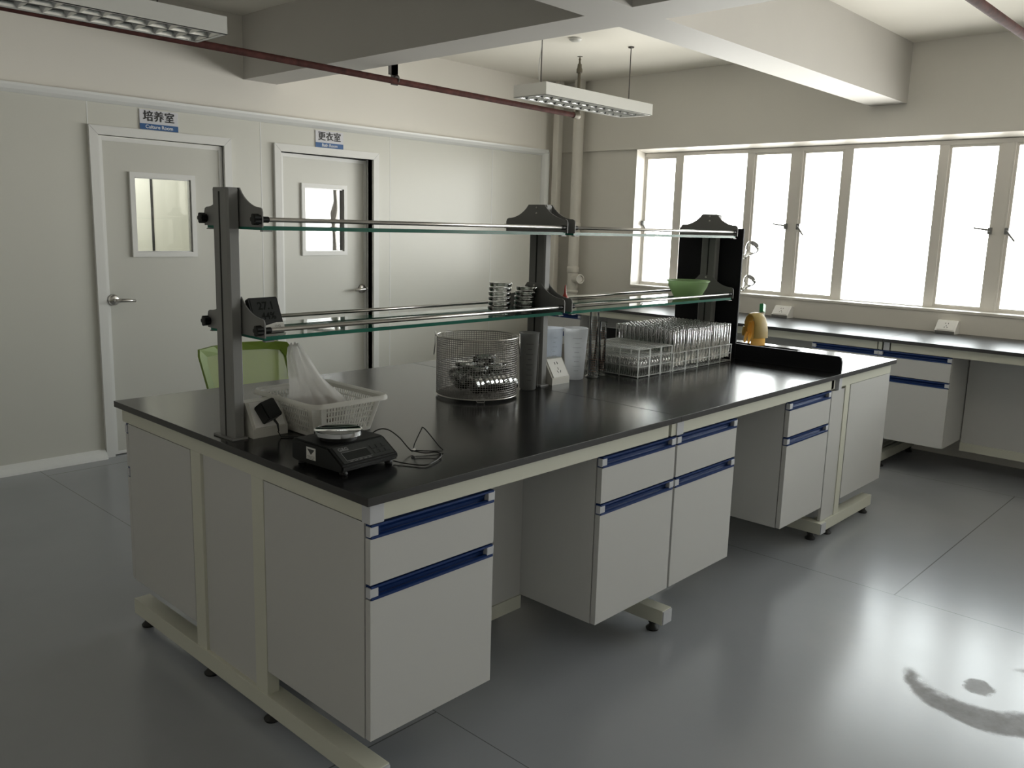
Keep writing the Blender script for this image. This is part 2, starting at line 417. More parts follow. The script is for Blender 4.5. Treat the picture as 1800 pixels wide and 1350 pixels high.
# shallow culture room beyond the left door: pale panels with one dark joint, brightened by an added area light
g = G()
g.box(.30, 2.6, 4.95, 5.0, 0, 2.35).box(.25, .30, YL+.05, 5.0, 0, 2.35).box(1.98, 2.014, YL+.05, 4.18, 0, 2.35).box(1.98, 2.6, 4.18, 4.22, 0, 2.35).box(2.6, 2.64, 4.18, 5.0, 0, 2.35).box(.25, 2.62, YL+.05, 5.0, 2.32, 2.36).box(.25, 2.62, YL+.05, 5.0, -.03, 0)
g.mi = 1
g.box(1.712, 1.730, 4.945, 4.951, 0, 2.32)
struct('wall_culture_room', g, ['panel', 'slot'])
fill_d = bpy.data.lights.new('culture_room_fill', 'AREA'); fill_d.shape = 'RECTANGLE'; fill_d.size = .9; fill_d.size_y = .3; fill_d.energy = 20; fill_d.color = (1, 1, .95)
fill_o = bpy.data.objects.new('culture_room_fill', fill_d); C.objects.link(fill_o); fill_o.location = (1.2, 4.55, 2.30)  # added fill light, so the left door glass looks into a bright room

# window wall
zs0, zs1 = 1.0, 2.21
WY1 = 2.907
WYE = 2.907-1.47*5
g = G()
g.box(XW, GX+.2, YR, WY1, 0, zs0)
g.box(XW, GX+.2, YR, YL+.12, zs1, ZC)
g.box(XW+.03, GX+.2, WY1, YL+.12, 0, zs1)
g.box(XW, GX+.2, YR, WYE, zs0, zs1)
g.box(XW, XW+.03, WY1, WY1+.001, zs0, zs1)
struct('wall_far', g, 'plaster')
g = G().box(XW-.006, GX, WYE, WY1+.0, zs0, zs0+.018, .002)
struct('window_sill', g, 'win')
g = G()
g.prism([(WY1-.0, zs1), (WY1-.004, zs1), (WY1-.004, zs0+.018), (WY1, zs0+.018)], 'x', XW+.001, GX)
g.prism([(XW+.001, zs1), (XW+.001, zs1-.003), (GX, zs1-.032), (GX, zs1)], 'y', WYE, WY1-.004)
struct('trim_window_reveal', g, 'win')

# window bays: top-hung / side-hung casements either side of a fixed pane
def make_window(k, s):
    r = struct('window_%d' % (k+1), loc=(GX, s, zs0))
    Z0, Z1 = zs0+.018, zs1-.030
    z0, z1 = 1.045, 2.150
    y = [s, s-.335, s-.405, s-1.005, s-1.070, s-1.395, s-1.47]
    g = G()
    fx0, fx1 = GX-.03, GX+.05
    g.box(fx0, fx1, s-1.47, s, z1, Z1, .002); g.box(fx0, fx1, s-1.47, s, Z0, z0-.02, .002)
    for a, b in ((s+.0, s-.012), (y[1], y[2]), (y[3], y[4]), (y[5], y[6])):
        g.box(fx0+.002, fx1-.002, b, a, Z0, Z1, .002)
    obj('window_frame', g, 'win', r)
    for (a, b, hs) in ((y[0]-.012, y[1], 1), (y[4], y[5], -1)):
        g = G(); t = .018; x0, x1 = GX-.018, GX+.03
        g.box(x0, x1, b, a, z0-.02, z0, .002).box(x0, x1, b, a, z1-t, z1, .002).box(x0, x1, b, b+t, z0, z1-t, .002).box(x0, x1, a-t, a, z0, z1-t, .002)
        s_ = obj('sash', g, 'win', r)
        hy = a-.008 if hs > 0 else b+.008
        g = G(); g.box(GX-.045, GX-.018, hy-.013, hy+.013, 1.545, 1.59, .004)
        e = (GX-.06, hy+(.095 if hs < 0 else -.06), 1.585 if hs < 0 else 1.50)
        g.tube([(GX-.04, hy, 1.568), (GX-.055, hy, 1.572), e], [.009, .007, .006], 8)
        obj('handle', g, 'grey', s_)
        obj('pane', G().box(GX+.004, GX+.008, b+t, a-t, z0, z1-t), 'pane', s_)
    obj('pane', G().box(GX+.010, GX+.014, y[3], y[2], z0-.02, z1), 'pane', r)
for k in range(5): make_window(k, WY1-1.47*k)

# beams and trims
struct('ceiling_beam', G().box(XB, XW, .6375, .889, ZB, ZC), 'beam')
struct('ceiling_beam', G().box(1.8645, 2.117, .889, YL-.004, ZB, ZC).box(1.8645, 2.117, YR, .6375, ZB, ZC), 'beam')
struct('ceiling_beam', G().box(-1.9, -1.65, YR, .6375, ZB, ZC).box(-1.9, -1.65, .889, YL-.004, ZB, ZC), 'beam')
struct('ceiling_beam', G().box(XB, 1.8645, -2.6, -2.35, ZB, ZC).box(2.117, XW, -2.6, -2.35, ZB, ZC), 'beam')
g = G().prism([(YL, 2.168), (YL-.012, 2.170)]+[(YL-.05+.038*math.cos(a), 2.219-.047*math.sin(a)) for a in [PI/2*(1-i/6) for i in range(0, 0)]]+[(YL-.036, 2.185), (YL-.048, 2.205), (YL-.05, 2.219), (YL, 2.219)], 'x', XB, PX1)
struct('trim_cove', g, 'cove')
def coved(x0, x1):
    return G().prism([(YL-.055, 0), (YL-.05, .012), (YL-.03, .038), (YL-.012, .050), (YL, .056), (YL, 0)], 'x', x0, x1)
struct('baseboard_left', coved(XB, D1[0]-.004), 'cove')
struct('baseboard_left_centre', coved(D1[1]+.002, D2[0]-.002), 'cove').name = 'baseboard_left_middle'
struct('baseboard_left_end', coved(D2[1]+.002, PX1), 'cove')
struct('trim_corner', G().prism([(PX1, YL), (PX1, YL-.05), (PX1-.012, YL-.05), (PX1-.035, YL-.036), (PX1-.05, YL-.012), (PX1-.052, YL)], 'z', 0, 2.185).box(PX1, 4.97, YL-.05, YL+.05, 0, 2.2), 'cove')

# doors
def make_door(n, D, rot, hand):
    r = struct('door_%d' % n, loc=(D[0], YL, 0))
    a, b = D
    g = G()
    for (o0, o1, y0) in ((0, FW, YL-.022),):
        g.prism([(a, 0), (a, DH), (a+FW, DH-FW), (a+FW, 0)], 'y', y0, YL+.004)
        g.prism([(b, 0), (b-FW, 0), (b-FW, DH-FW), (b, DH)], 'y', y0, YL+.004)
        g.prism([(a, DH), (b, DH), (b-FW, DH-FW), (a+FW, DH-FW)], 'y', y0, YL+.004)
    g.box(a+FW-.012, a+FW, YL, YL+.08, 0, DH-FW); g.box(b-FW, b-FW+.012, YL, YL+.08, 0, DH-FW); g.box(a+FW, b-FW, YL, YL+.08, DH-FW, DH-FW+.012)
    g.mi = 1
    for s in (0, 1):   # mitre line
        x0 = a if s == 0 else b; x1 = a+FW if s == 0 else b-FW; d = .0012
        g.prism([(x0, DH-d), (x0, DH+d), (x1, DH-FW+d), (x1, DH-FW-d)], 'y', YL-.0228, YL-.0215)
    obj('door_frame', g, ['alu', 'alu_g'], r)
    # leaf in its own coordinates, hinge at the left edge
    w = (b-FW)-(a+FW)-.006; h = DH-FW-.012; T = .026
    leaf_o = Vector((a+FW+.003, YL+.004, .006))
    R = Matrix.Translation(leaf_o) @ Matrix.Rotation(rot, 4, 'Z')
    def lobj(name, g, m, parent, label=None):
        me_o = obj(name, g, m, None, label)
        me_o.data.transform(Matrix.Translation(-pinfo(parent)) @ R); me_o.parent = parent; return me_o
    wx0, wx1, wz0, wz1 = .178, .602, 1.250, 1.772     # vision panel
    t = .03
    g = G()
    g.box(T, wx0+.01, .004, .044, 0, h-T); g.box(wx1-.01, w-T, .004, .044, 0, h-T); g.box(wx0+.01, wx1-.01, .004, .044, 0, wz0+.01); g.box(wx0+.01, wx1-.01, .004, .044, wz1-.01, h-T)
    leaf = lobj('door_leaf', g, 'door', r)
    g = G()
    g.box(0, T, 0, .048, 0, h, .001).box(w-T, w, 0, .048, 0, h, .001).box(T, w-T, 0, .048, h-T, h, .001).box(T, w-T, 0, .048, 0, .02, .001)
    lobj('leaf_edge_trim', g, 'alu', leaf)
    g = G()
    g.prism([(wx0, wz0), (wx0, wz1), (wx0+t, wz1-t), (wx0+t, wz0+t)], 'y', -.012, .008); g.prism([(wx1, wz1), (wx1, wz0), (wx1-t, wz0+t), (wx1-t, wz1-t)], 'y', -.012, .008)
    g.prism([(wx0, wz1), (wx1, wz1), (wx1-t, wz1-t), (wx0+t, wz1-t)], 'y', -.012, .008); g.prism([(wx1, wz0), (wx0, wz0), (wx0+t, wz0+t), (wx1-t, wz0+t)], 'y', -.012, .008)
    g.mi = 1
    g.box(wx0+t-.002, wx0+t+.006, .0, .03, wz0+t, wz1-t).box(wx1-t-.006, wx1-t+.002, .0, .03, wz0+t, wz1-t).box(wx0+t, wx1-t, .0, .03, wz1-t-.006, wz1-t+.002).box(wx0+t, wx1-t, .0, .03, wz0+t-.002, wz0+t+.006)
    vf = lobj('vision_panel_frame', g, ['alu', 'alu_g'], leaf)
    g = G()
    nx = 14; nz = 10                      # slightly wavy float glass
    V = [[g.bm.verts.new((wx0+t+(wx1-wx0-2*t)*i/nx, .016+(.00022 if n == 2 else .00005)*math.sin(i*.9+j*.35)*math.sin(j*.5+.4), wz0+t+(wz1-wz0-2*t)*j/nz)) for j in range(nz+1)] for i in range(nx+1)]
    for i in range(nx):
        for j in range(nz): g._f([V[i][j], V[i+1][j], V[i+1][j+1], V[i][j+1]], True)
    lobj('vision_pane', g, 'door_pane' if n == 2 else 'door_pane1', leaf)
    hx = .045 if hand < 0 else w-.045
    g = G().lathe([(.0, -.014), (.024, -.014), (.034, -.008), (.036, .002)], (hx, 0, .985), 28, (0, 1, 0))
    g.rod((hx, -.012, .985), (hx, -.055, .985), .011, 14)
    s_ = 1 if hand < 0 else -1
    g.tube([(hx-.0*s_, -.052, .985), (hx+.03*s_, -.058, .985), (hx+.07*s_, -.060, .984), (hx+.115*s_, -.052, .980)], [.011, .012, .011, .009], 12)
    lobj('door_handle', g, 'steel', leaf)
make_door(1, D1, 0, -1)
make_door(2, D2, math.radians(4.5), 1)

# door signs
def sign(x0, x1, z0, z1, cn, en, label):
    t = thing('door_sign', label, 'sign', ((x0+x1)/2, YL, z0))
    y = YL-.006
    g = G().box(x0, x1, y, YL, z0, z1, .002)
    obj('sign_plate', g, 'sign_w', t)
    zb = z0+(z1-z0)*.30
    obj('blue_band', G().box(x0+.0005, x1-.0005, y-.0012, y+.001, z0+.0005, zb), 'blue_sign', t, 'blue lower band of the sign')
    w = x1-x0
    for i, ch in enumerate(cn):
        text_mesh('lettering', ch, .066, 'ink', t, frame_mw((x0+w*(.225+.275*i), y-.001, zb+(z1-zb)*.5), (1, 0, 0), (0, 0, 1)), bold=0, rep=.0020)
    text_mesh('lettering', en, .030, 'ink_w', t, frame_mw(((x0+x1)/2, y-.0018, (z0+zb)/2), (1, 0, 0), (0, 0, 1)), bold=.0004)
sign(1.149, 1.395, 2.040, 2.160, '培养室', 'Culture Room', 'small white and blue sign reading Culture Room above the left door')
sign(2.425, 2.668, 2.037, 2.157, '更衣室', 'Bath Room', 'small white and blue sign reading Bath Room above the middle door')

# ================================================================ BENCH PARTS
ZT, TH = .85, .022
def edge_faces(g):
    g.bm.normal_update()
    for f in g.bm.faces:
        if abs(f.normal.z) < .5: f.material_index = 1
def worktop(label, x0, x1, y0, y1, z=ZT, hole=None, axis='x'):
    g = G()
    if hole:
        a, b, c, d = hole
        g.box(x0, a, y0, y1, z-TH, z).box(b, x1, y0, y1, z-TH, z).box(a, b, y0, c, z-TH, z).box(a, b, d, y1, z-TH, z)
    else: g.box(x0, x1, y0, y1, z-TH, z, .0015)
    edge_faces(g)
    o = obj('worktop', g, ['black_top', 'edge'], None, loc=((x0+x1)/2, (y0+y1)/2, z-TH))
    return tag(o, label, 'worktop')
worktop('black phenolic worktop slab under the balance and wire basket, nearest the camera', 0, 1.4115, 0, 1.5)
worktop('black phenolic worktop slab under the racks of inverted test tubes', 1.4130, 2.8655, 0, 1.5)
worktop('black worktop slab with the sink at the far end of the island', 2.8665, 3.5966, 0, 1.5, hole=(3.28, 3.51, .50, .98))

ZP = .10      # top of foot bars
def caster(parent, x, y, z1=.042):
    g = G().lathe([(.0, 0), (.024, 0), (.026, .006), (.014, .018), (.012, .026), (.017, .028), (.017, z1)], (x, y, 0), 18)
    obj('levelling_foot', g, 'rubber', parent)

def bench_frame(label, x0, x1, ends, caps, back_spans, cols=(.552, .928), yext=(0.0, 1.50)):
    """steel frame of one island module: end frames across Y and rails along X"""
    t = thing('bench_frame', label, 'bench frame', ((x0+x1)/2, .75, 0))
    for (xa, vis) in ends:
        for yc in cols:
            obj('leg', G().box(xa, xa+.04, yc-.0325, yc+.0325, ZP-.002, .775, .002), 'cream', t)
        obj('foot_bar', G().box(xa-.004, xa+.056, yext[0]+.008, yext[1]-.05, .042, ZP, .003), 'cream', t)
        obj('foot_bar_end_cap', G().box(xa-.002, xa+.054, yext[0]+.003, yext[0]+.009, .045, ZP-.003), 'cap', t)
        obj('cross_rail', G().box(xa, xa+.04, .02, 1.48, .775, ZT-TH, .001), 'cream', t)
        for y in (.067, .54, .917, 1.399): caster(t, xa+.026, y)
        if vis:
            obj('end_panel', G().box(xa+.010, xa+.030, cols[0]+.0325, cols[1]-.0325, ZP, .775), 'board', t)
    for y in (.02, 1.46):
        obj('long_rail', G().box(x0+.04, x1-.04, y, y+.02, .776, ZT-TH, .001), 'cream', t)
    for xa in caps:
        obj('corner_cap', G().box(xa, xa+.045, .016, .05, .773, ZT-TH-.001, .002), 'cap', t, 'light grey plastic corner cap')
    for (a, b) in back_spans:
        obj('back_panel', G().box(a, b, .366, .384, .178, .776), 'board', t)
        obj('lower_rail', G().box(a, b, .36, .40, .127, .178, .001), 'cream', t)
    return t
bench_frame('cream steel frame carrying the near end of the island bench', .02, 1.405, [(.02, True), (1.384, False)], [.018], [(.47, .972)])
bench_frame('cream steel frame under the test tube half of the island bench', 1.415, 2.86, [(2.79, False)], [1.415], [(1.88, 2.34)])
# sink unit frame: its feet run along X
t = thing('bench_frame', 'cream steel frame with short foot under the sink end of the island', 'bench frame', (3.22, .75, 0))
for y in (.022, 1.44):
    obj('leg', G().box(2.975, 3.03, y, y+.04, ZP-.002, .775, .002), 'cream', t)
    obj('foot_bar', G().box(2.849, 3.478, y-.004, y+.05, .042, ZP, .003), 'cream', t)
    obj('cross_rail', G().box(2.90, 3.575, y-.002, y+.03, .776, ZT-TH, .001), 'cream', t)
    obj('side_panel', G().box(2.822 if y < 1 else 2.868, 2.974, y+.004, y+.02, .102, .762), 'board', t)
    for x in (2.96, 3.44): caster(t, x, y+.023)
obj('corner_cap', G().box(2.868, 2.902, .014, .05, .765, ZT-TH-.001, .002), 'cap', t, 'light grey plastic corner cap')
obj('foot_bar_end_cap', G().box(3.478, 3.483, .018, .072, .045, ZP-.003), 'cap', t)
g = G()
g.box(3.034, 3.572, .020, .036, .176, .774)
obj('side_panel', g, 'board', t)
obj('back_panel', G().box(3.556, 3.572, .036, 1.46, .176, .774), 'board', t)
obj('hook_bracket', G().prism([(3.06, .10), (3.06, .17), (3.20, .176), (3.20, .165), (3.09, .15), (3.09, .10)], 'y', .05, .054), 'cap', t)

# cabinets -------------------------------------------------------
def handle_parts(parent, w, z0, z1):
    """blue channel pull across the top of a front, grey end caps; local coords, front at y=0"""
    T = z1-z0
    g = G().prism([(-.001, z1), (-.001, z1-.006), (.010, z1-.008), (.016, z0+T*.45), (.016, z0+.008), (.004, z0+.010), (-.002, z0+.007), (-.002, z0), (.022, z0), (.022, z1)], 'x', .004, w-.004)
    obj('handle', g, 'blue', parent, 'blue channel pull', world_=False)
    for s in (0, 1):
        x = .0 if s == 0 else w-.026
        g = G().prism([(.001, z1-.005), (-.0008, z1-.008), (-.0008, z0+.008), (.001, z0+.005), (.017, z0+.005), (.017, z1-.005)], 'x', x, x+.026)
        obj('handle_end_cap', g, 'cap', parent, 'grey plastic end cap', world_=False)
def make_cabinet(label, loc, w=.445, d=.4965, z0=.178, z1=.772, rotz=0, group=None):
    t = thing('cabinet', label, 'cabinet', (loc[0], loc[1], z0), rotz, group)
    H = z1-z0; zs = H*.722   # split between drawer and door
    tk = .018
    g = G().box(0, tk, .024, d, 0, H, .0008).box(w-tk, w, .024, d, 0, H, .0008).box(tk, w-tk, .024, d, 0, tk).box(tk, w-tk, .024, d, H-tk, H).box(tk, w-tk, d-.012, d, tk, H-tk)
    g.box(tk, w-tk, .03, d-.012, zs-.03, zs-.012)
    obj('carcass', g, 'board', t, world_=False)
    hh = .037
    dr = obj('drawer', G().box(.001, w-.001, 0, .020, zs+.004, H-hh-.002, .0012), 'board', t, world_=False)
    handle_parts(dr, w, H-hh-.002, H-.002)
    do = obj('door', G().box(.001, w-.001, 0, .020, .001, zs-hh, .0012), 'board', t, world_=False)
    handle_parts(do, w, zs-hh, zs)
    return t
cab = make_cabinet('white cabinet with drawer at the near corner of the island bench', (.021, .020))
def place_cab(label, x, y, rotz=0, z=.178):
    c = dup(cab, (x, y, z), label, rotz); return c
place_cab('white cabinet left of the joined middle pair under the island bench', .973, .020)
place_cab('white cabinet right of the joined middle pair under the island bench', 1.430, .020)
place_cab('white cabinet beside the knee space at the sink end of the island', 2.352, .020)
place_cab('white cabinet at the left back corner of the island bench, side on', .466, 1.462, PI)

# ================================================================ WINDOW BENCH
ZW = .862; BX = 4.405
def wtop(label, y0, y1):
    g = G().box(BX, XW-.002, y0, y1, ZW-TH, ZW, .0015); edge_faces(g)
    o = obj('worktop', g, ['black_top2', 'edge'], loc=((BX+XW)/2, (y0+y1)/2, ZW-TH)); tag(o, label, 'worktop')
wtop('long black worktop under the windows, stretch right of the yellow gloves', -2.63, .3685)
wtop('long black worktop under the windows, stretch behind the racks', .3700, 3.36)
def wframe(label, y0, y1, open_spans):
    t = thing('bench_frame', label, 'bench frame', (4.8, (y0+y1)/2, 0))
    obj('long_rail', G().box(4.43, 4.45, y0+.03, y1-.03, .775+.012, ZW-TH, .001), 'cream', t)
    for y in (y0+.008, y1-.048):
        obj('leg', G().box(4.90, 4.94, y, y+.04, ZP, .785, .002), 'cream', t)
        obj('foot_bar', G().box(4.44, 5.12, y, y+.04, .042, ZP, .003), 'cream', t)
        obj('cross_rail', G().box(4.43, 5.12, y, y+.03, .787, ZW-TH, .001), 'cream', t)
        for x in (4.50, 5.06): caster(t, x, y+.02)
    obj('corner_cap', G().box(4.426, 4.46, y1-.04, y1-.002, .786, ZW-TH-.001, .002), 'cap', t, 'light grey plastic corner cap')
    for a, b in open_spans:
        obj('back_panel', G().box(4.80, 4.818, a, b, .19, .787), 'board', t)
        obj('lower_rail', G().box(4.79, 4.83, a, b, .135, .19, .001), 'cream', t)
    return t
wframe('cream steel frame of the window bench right of its joint', -1.10, .3685, [(-1.02, -.056)])
wframe('cream steel frame of the window bench behind the sink', .370, 1.85, [(.845, 1.83)])
wframe('cream steel frame of the window bench behind the racks', 1.855, 3.35, [(1.87, 2.875)])
wframe('cream steel frame at the right end of the window bench', -2.60, -1.105, [(-2.58, -1.50)])
def wcab(label, ytop):
    # local x runs toward -Y, front faces -X
    return dup(cabw, (4.428, ytop, .205), label, -PI/2)
cabw = make_cabinet('white cabinet under the window bench beside the dark knee space at right', (4.428, .395), z0=.205, z1=.785, d=.46, rotz=-PI/2)
wcab('white cabinet under the window bench with top half hidden by the sink slab', .842)
wcab('white cabinet under the window bench seen between the rack post and beakers', 3.32)
wcab('white cabinet under the window bench beyond the right edge of the knee space', -1.04)

# ================================================================ REAGENT RACK
rack = thing('reagent_rack', 'grey two tier reagent rack with glass shelves along the island bench', 'shelf rack', (1.45, .76, ZT))
PY0, PY1 = .714, .804
posts = [(.040, .080), (1.449, 1.489), (2.826, 2.866)]
for (a, b) in posts:
    g = G().prism([(a+.006, PY0), (b-.006, PY0), (b, PY0+.008), (b, PY1-.008), (b-.006, PY1), (a+.006, PY1), (a, PY1-.008), (a, PY0+.008)], 'z', ZT, 1.598)
    g.prism([(a-.001, PY0+.012), (a+.006, PY0+.004), (a+.034, PY0+.004), (b+.001, PY0+.012), (b+.001, PY1-.012), (a+.034, PY1-.004), (a+.006, PY1-.004), (a-.001, PY1-.012)], 'z', 1.596, 1.602)
    g.mi = 1
    g.box(a-.0012, a+.001, .756, .7625, ZT+.001, 1.590); g.box(b-.001, b+.0012, .756, .7625, ZT+.001, 1.590)
    obj('post', g, ['grey', 'slot'], rack)
    obj('base_plate', G().box(a-.012, b+.0015, PY0-.012, PY1+.012, ZT, ZT+.006, .001), 'grey', rack)
YA, YB = .594, .932          # wing tips
def wing(x, top, upper, with_knob):
    zb_ = top-.112; zt_ = zb_+.056
    yc = (YA+YB)/2; hw = .038 if not upper else .044
    def side(s):
        tip = YA if s < 0 else YB
        pts = []
        e = yc+s*hw
        n = 9
        for i in range(n+1):
            u = i/n; y = e+(tip-s*.014-e)*u
            z = top-(top-zt_)*(1-(1-u)**2.0)**.85 if u > 0 else top
            pts.append((y, z))
        pts += [(tip-s*.004, zt_-.004), (tip, zt_-.014), (tip, zb_)]
        return pts
    L, R_ = side(-1), side(1)
    outline = list(reversed(L))+R_
    g = G().prism(outline, 'x', x, x+.004)
    w = obj('bracket_plate', g, 'grey', rack)
    for yy in (YA+.012, YB-.012):
        g = G()
        s = -1 if with_knob < 0 else 1
        xk = x if s < 0 else x+.004
        zz = zb_+.022
        if with_knob:
            for k in range(5):      # five-lobed hand knob
                a = 2*PI*k/5
                g.rod((xk+s*.004, yy+.0095*math.cos(a), zz+.0095*math.sin(a)), (xk+s*.022, yy+.0095*math.cos(a), zz+.0095*math.sin(a)), .007, 10)
            g.rod((xk, yy, zz), (xk+s*.023, yy, zz), .010, 12)
        else: g.rod((xk-.003, yy, zz), (xk+.007, yy, zz), .006, 10)
        obj('knob', g, 'blackp', w, 'black lobed hand knob')
    g = G()
    for zz in (top-.012, top-.035):
        g.lathe([(0, -.003), (.004, -.003), (.005, 0)], (x, yc-.002, zz), 12, (1, 0, 0))
    obj('screw', g, 'steel', w)
for top, up in ((1.602, True), (1.283, False)):
    wing(.0815, top, up, -1)
    wing(1.443, top, up, 0); wing(1.4905, top, up, 0)
    wing(2.820, top, up, 0)
RZ = []
for zg in (1.486, 1.167):
    for (a, b) in ((.0857, 1.443), (1.4947, 2.820)):
        g = G(); g.mi = 1
        g.box(a, b, YA+.010, YB-.010, zg-.004, zg+.008)
        for f in g.bm.faces:
            if abs(f.normal.z) > .5 or abs(sum((v.co.z for v in f.verts))/4-(zg+.002)) > .004: f.material_index = 0
        obj('glass_shelf', g, ['shelf', 'shelf_edge'], rack, 'clear glass shelf with green edge')
        for yy in (YA+.012, YB-.012):
            zz = zg+.026
            obj('guard_rail', G().rod((a+.0, yy, zz), (b, yy, zz), .0065, 12), 'steel', rack, 'polished steel guard rail')
            g = G().rod((a, yy, zz), (a+.022, yy, zz), .0088, 12).rod((b-.022, yy, zz), (b, yy, zz), .0088, 12)
            obj('rail_collar', g, 'blackp', rack, 'black rail collar')
            obj('shelf_clip', G().box(a, a+.03, yy-.008, yy+.008, zg-.008, zg-.0045).box(b-.03, b, yy-.008, yy+.008, zg-.008, zg-.0045), 'grey', rack)

# splash board and drying board
g = G().prism([(.012, ZT), (.012, .905), (.017, .922), (.030, .930), (.583, .930), (.583, ZT)], 'x', 2.868, 2.880)
tag(obj('splash_board', g, 'black_matt', loc=(2.874, .3, ZT)), 'low black splash board between the racks and the sink slab', 'splash board')
g = G()
g.prism([(.972, ZT), (.972, .930), (1.47, .930), (1.483, .922), (1.488, .905), (1.488, ZT)], 'x', 2.868, 2.880)
tag(obj('splash_board', g, 'black_matt', loc=(2.874, 1.2, ZT)), 'low black splash board on the far side of the tall black pegboard', 'splash board')
t = thing('drying_board', 'tall black pegboard standing behind the far rack post', 'drying rack', (2.874, .778, ZT))
obj('board', G().box(2.868, 2.880, .585, .970, ZT, 1.531, .002), 'black_matt', t)
pegs = [(.655+.062*i, 1.02+.10*j) for i in range(5) for j in range(5)]
for (y, z) in pegs:
    obj('peg', G().tube([(2.880, y, z), (2.93, y, z+.02), (2.96, y, z+.035)], .005, 8), 'black_matt', t)
def flask(label, y, z, s=1.0, open_=1):
    ax = Vector((.85, 0, .5)).normalized()
    o = Vector((2.905, y, z+.02))
    prof = [(.012*s, 0), (.0125*s, .035*s), (.02*s, .05*s), (.036*s, .095*s), (.037*s, .105*s), (.030*s, .112*s), (.0, .113*s)]
    ob = obj('glass_flask', G().lathe(prof, (0, 0, 0), 28, tuple(ax), cap=False), 'petri'); ob.location = o
    tag(ob, label, 'flask')
flask('clear glass flask hung on the upper pegs at the window edge of the black board', .592, 1.365)
flask('clear glass flask hung on the lower pegs beside the black board edge', .590, 1.195, .9)
flask('clear glass flask poking out left of the black board below the bowl', .968, 1.085, 1.0)

# sink
g = G()
g.box(3.272, 3.518, .492, .988, .62, .625).box(3.272, 3.280, .492, .988, .625, ZT-TH).box(3.51, 3.518, .492, .988, .625, ZT-TH).box(3.28, 3.51, .492, .50, .625, ZT-TH).box(3.28, 3.51, .98, .988, .625, ZT-TH)
tag(obj('sink_basin', g, 'black_matt', loc=(3.395, .74, .62)), 'black rectangular sink basin set in the end slab', 'sink')

# faucet with green lever
t = thing('faucet', 'lab faucet with green lever standing behind the sink under yellow gloves', 'faucet', (3.535, .80, ZT))
obj('column', G().lathe([(.028, 0), (.028, .008), (.014, .014), (.013, .12)], (3.545, .80, ZT), 20), 'bottle_w', t)
obj('spout', G().tube([(3.545, .80, .96), (3.545, .80, 1.00)]+[(3.515+.03*math.cos(a), .80, 1.0+.012*math.sin(a)) for a in [PI*i/8 for i in range(1, 9)]]+[(3.485, .80, .99)], .008, 12), 'bottle_w', t)
obj('valve', G().tube([(3.545, .80, .955), (3.555, .79, 1.00), (3.556, .785, 1.042)], [.012, .012, .010], 14), 'bottle_w', t)
g = G().box(-.018, .018, -.012, .012, 0, .052, .004)
lv = obj('lever', g, 'tap_green', t, 'green plastic lever', world_=False)
lv.location = (.016, -.012, 1.040-ZT); lv.rotation_euler = (math.radians(-10), math.radians(18), 0)

def glove(name, label, m, path, widths, thick, fingers, facing):
    """flattened latex sleeve draped along a path"""
    rings = []; P = [Vector(p) for p in path]; n = len(P)
    for i, p in enumerate(P):
        d = (P[min(i+1, n-1)]-P[max(i-1, 0)]).normalized(); w = Vector(facing); w = (w-d*w.dot(d)).normalized(); u = d.cross(w)
        ring = []
        for k in range(20):
            a = 2*PI*k/20; rp = 1+.06*math.sin(3*a+i*.8)
            ring.append(p+w*(widths[i]*.5*math.cos(a)*rp)+u*(thick[i]*.5*math.sin(a)*rp))
        rings.append(ring)
    g = G().loft(rings, True, cap0=False, cap1=True)
    # rolled cuff
    g.tube(rings[0], .0022, 6, closed=True)
    for (base, mid, tip, r) in fingers:
        g.tube([base, mid, tip], [r, r*.95, r*.6], 10)
    o = obj(name, g, m, loc=tuple(P[0])); tag(o, label, 'glove'); return o
F = (.95, -.30, 0)
pd_ = Vector((.30, .95, 0))
def gp(t_, z, o=0): q = Vector((3.478, .790, 0))+pd_*t_+Vector(F)*o; return (q.x, q.y, z)
glove('rubber_glove', 'yellow rubber glove painted in backlit shade, draped over the faucet, cuff hanging toward the right', 'glove',
      [gp(-.052, .897), gp(-.050, .935), gp(-.044, .975), (gp(-.030, 1.010)), gp(-.010, 1.031), gp(.012, 1.033), gp(.034, 1.014), gp(.048, .985), gp(.056, .950)],
      [.112, .108, .100, .094, .090, .088, .086, .082, .062], [.030, .030, .028, .026, .024, .024, .024, .024, .018],
      [(gp(.056, .955, -.03), gp(.060, .925, -.034), gp(.060, .900, -.034), .010), (gp(.056, .955, -.010), gp(.061, .920, -.012), gp(.060, .890, -.012), .010), (gp(.056, .955, .011), gp(.060, .925, .012), gp(.058, .897, .012), .010), (gp(.056, .955, .030), gp(.058, .93, .034), gp(.056, .91, .034), .009)], F)
glove('rubber_glove', 'yellow rubber glove painted as lit through, hanging beneath the shaded one over the sink', 'glove_lit',
      [gp(-.032, .850), gp(-.031, .89), gp(-.028, .93), gp(-.020, .968), gp(-.006, .990), gp(.012, .986), gp(.024, .955), gp(.028, .92)],
      [.118, .110, .100, .090, .082, .078, .074, .060], [.022, .020, .018, .016, .015, .015, .015, .014],
      [(gp(.029, .925, -.028), gp(.033, .885, -.04), gp(.034, .862, -.045), .010), (gp(.029, .925, -.006), gp(.030, .885, -.01), gp(.031, .855, -.014), .010), (gp(.029, .925, .016), gp(.031, .885, .018), gp(.030, .862, .018), .010)], F)

